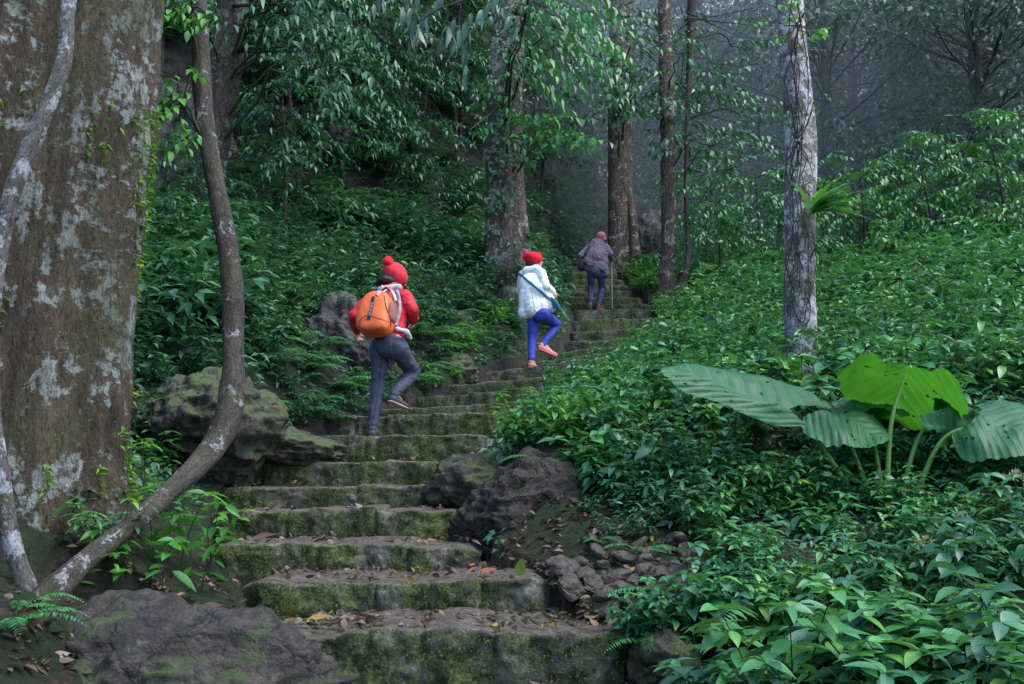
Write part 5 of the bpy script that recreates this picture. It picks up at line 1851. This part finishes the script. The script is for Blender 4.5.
blob("handle", [caps(v3(382, 290.5, 8.50), v3(386, 287.5, 8.50), .010, .010), caps(v3(386, 287.5, 8.50), v3(390, 290.5, 8.50), .010, .010)], M_black, pack, .005, 2)

# --- hiker in the white coat
J2 = dict(pelvis=v3(538, 312.5, 12.90), chest=v3(533, 288, 12.95), neck=v3(535, 269, 13.05), head=v3(536, 260, 13.12),
          shL=v3(523.5, 274, 13.12), shR=v3(541, 273, 12.88), elL=v3(520, 291, 13.28), wrL=v3(530, 300, 13.40), elR=v3(546, 286, 12.80), wrR=v3(553.5, 293, 12.98),
          hipL=v3(533.5, 315, 12.96), hipR=v3(543.5, 314, 12.84), knL=v3(532.5, 336, 12.98), anL=v3(531.7, 358.6, 12.80), heelL=v3(530.5, 367.3, 12.78), toeL=v3(535, 367.4, 13.0),
          knR=v3(557, 324.5, 13.16), anR=v3(543, 344, 12.96), heelR=v3(538.5, 349.5, 12.92), toeR=v3(556.5, 357, 13.08))
sp = unit(J2["neck"] - J2["pelvis"])
J2["extra_jacket"] = [caps(v3(528, 294, 12.92), v3(525, 313, 12.92), .12, .085), caps(v3(536, 290, 12.9), v3(549, 305, 12.95), .15, .105), caps(v3(531, 285, 12.95), v3(534, 308, 12.9), .16, .15)]
p2, jk2, tr2, bd2, ax2 = person("person in white coat, bright blue trousers and scarlet hat climbing the steps", J2, (.5, .85, 0), dict(fold=.007, jacket=M_white, trousers=M_blue, shoe=M_shoep, sole=M_shoep), .95, -.10, .02, (.8, .6, -.1), (0, .1, 1))
blob("hat", [elli(v3(532.5, 258.5, 13.08), np.array([.125, 0, -.02]), np.array([0, .13, 0]), np.array([.01, 0, .085])), caps(v3(525.5, 254, 13.05), v3(526, 257, 13.05), .03, .05), caps(v3(538, 255, 13.08), v3(539, 259, 13.08), .04, .05)], M_knit2, p2, .008, 3, .012)
blob("hair", [elli(v3(531, 264, 13.06), np.array([.07, 0, 0]), np.array([0, .06, 0]), np.array([0, 0, .045]))], M_hair, p2, .008, 2, .01)
blob("hood", [caps(v3(526.5, 270.5, 12.98), v3(538, 269.5, 12.9), .055, .055)], M_white, p2, .009, 4, .012)

ribbon("seam", [jk2], [(531, 272), (531.5, 284), (533, 298), (535, 311)], .45, M_strap, p2, .003)
ribbon("seam", [jk2], [(540.5, 277), (540, 285), (541, 292)], .45, M_strap, p2, .003)
sb = bpy.data.objects.new("shoulder_bag", None)
COL.objects.link(sb)
sb.location = P(556, 305, 12.86)
tag(sb, "teal shoulder bag on a strap across the white coat", "bag")
superbox("bag", v3(555.3, 304, 12.86), unit([.85, -.3, -.45]) * .075, unit([.3, .95, 0]) * .045, unit([-.42, .0, .9]) * .10, M_teal, sb, .6, .1, 20)
ribbon("strap", [jk2], [(518.6, 273.5), (527, 280), (538, 289), (548, 297.5), (556, 303)], 2.6, M_teal, sb, .014)

# --- hiker with the walking stick
J3 = dict(pelvis=v3(596, 271, 18.60), chest=v3(597, 256, 18.74), neck=v3(599, 243.5, 18.95), head=v3(601.3, 238, 19.08),
          shL=v3(589, 247, 18.92), shR=v3(606, 247, 18.88), elL=v3(580.5, 256, 18.80), wrL=v3(583, 264, 19.0), elR=v3(610.5, 254, 18.74), wrR=v3(611.8, 260, 18.90),
          hipL=v3(591.5, 273, 18.6), hipR=v3(601, 273, 18.6), knL=v3(591, 287, 18.76), anL=v3(591, 300.5, 18.50), heelL=v3(590, 304, 18.44), toeL=v3(590, 309.8, 18.60),
          knR=v3(602, 288, 18.78), anR=v3(599, 304, 18.62), heelR=v3(598, 309.2, 18.58), toeR=v3(602.5, 309.5, 18.80))
J3["extra_jacket"] = [caps(v3(594, 255, 18.68), v3(589.5, 267, 18.62), .15, .11), caps(v3(600, 256, 18.68), v3(604.5, 273, 18.60), .15, .085), caps(v3(590, 262, 18.64), v3(602, 268, 18.6), .12, .12)]
J3["extra_jacket"] += [caps(v3(597, 247, 18.8), v3(597, 258, 18.66), .16, .17)]
p3, jk3, tr3, bd3, ax3 = person("stooped person in purple grey jacket and pink hat climbing with a walking stick", J3, (.1, .99, 0), dict(jacket=M_purple, trousers=M_jean, shoe=M_shoer, sole=M_sole, cuff=.055), .97, -.13, .01, (.25, .9, -.4), (0, .35, 1))
blob("hat", [elli(v3(601, 236, 19.02), np.array([.094, 0, 0]), np.array([0, .10, 0]), np.array([0, 0, .085])), caps(v3(597.5, 238.5, 19.0), v3(604.5, 239, 19.0), .035, .035)], M_pink, p3, .008, 2, .008)
sk = bpy.data.objects.new("walking_stick", None)
COL.objects.link(sk)
tip, top = P(612.2, 309, 18.85), P(611.6, 259, 18.94)
sk.location = tip
tag(sk, "thin metal walking stick held by the stooped person", "walking stick")
f1 = Foliage()
f1.twig([top - tip, (top - tip) * .5, Vector((0, 0, 0))], .011, .008, 10)
link("pole", f1.twig_mesh("pole", M_metal), sk)
blob("grip", [caps(np.array(top) + np.array([0, 0, -.06]), np.array(top) + np.array([0, 0, .03]), .017, .019)], M_black, sk, .004, 2)
wb = bpy.data.objects.new("waist_bag", None)
COL.objects.link(wb)
wb.location = P(581.5, 266, 18.66)
tag(wb, "black bag hanging at the left hip of the purple grey jacket".replace("left hip", "hip"), "bag")
superbox("bag", v3(582, 266, 18.66), np.array([.075, 0, 0]), np.array([0, .05, 0]), np.array([0, 0, .085]), M_black, wb, .6, .1, 18)
ribbon("strap", [jk3], [(584.5, 263.5), (592, 266), (600, 269.5), (605.5, 273)], 1.7, M_black, wb, .016)
ribbon("strap", [jk3], [(584.5, 261), (589, 254), (593, 247.5), (597, 253), (600, 258)], .8, M_strap, wb, .012)

# ------------------------------------------------------------------ mist and light
t = NT("mist")
vol = t.n("VolumeScatter", {"Color": (.74, .86, 1.0), "Density": .042, "Anisotropy": .1}).outputs[0]
t.t.links.new(vol, t.out.inputs["Volume"])
bm = bmesh.new()
bmesh.ops.create_cube(bm, size=1)
me = bpy.data.meshes.new("mist")
bm.to_mesh(me)
bm.free()
me.materials.append(t.m)
mist = link("mist", me)
mist.scale = (90, 60, 34)
mist.location = (20, 22.5 + 30, 14)
tag(mist, "pale bluish morning mist filling the forest beyond the slope", kind="stuff")

ELEV, ROT = rad(60), rad(112)      # soft light from high on the right
world = bpy.data.worlds.new("World")
scene.world = world
world.use_nodes = True
wn = world.node_tree
sky = wn.nodes.new("ShaderNodeTexSky")
sky.sky_type = 'NISHITA'
sky.sun_disc = False
sky.sun_elevation = ELEV
sky.sun_rotation = ROT
sky.air_density = 1.0
sky.dust_density = 1.2
sky.ozone_density = 2.5
bgn = wn.nodes["Background"]
wn.links.new(sky.outputs[0], bgn.inputs[0])
bgn.inputs[1].default_value = 0.56
sd = bpy.data.lights.new("sun", 'SUN')
sd.energy = 4.0
sd.angle = rad(38)
sd.color = (1, .97, .92)
so = bpy.data.objects.new("sun", sd)
COL.objects.link(so)
dirv = Vector((math.sin(ROT) * math.cos(ELEV), math.cos(ROT) * math.cos(ELEV), math.sin(ELEV)))
so.rotation_euler = dirv.to_track_quat('Z', 'Y').to_euler()
so.location = (10, 10, 30)

scene.view_settings.view_transform = 'Standard'
scene.view_settings.look = 'None'
scene.view_settings.exposure = 0
scene.render.engine = 'CYCLES'
cy = scene.cycles
cy.max_bounces = 5
cy.diffuse_bounces = 3
cy.glossy_bounces = 2
cy.transmission_bounces = 3
cy.volume_bounces = 2
cy.use_denoising = True
cy.sample_clamp_indirect = 4
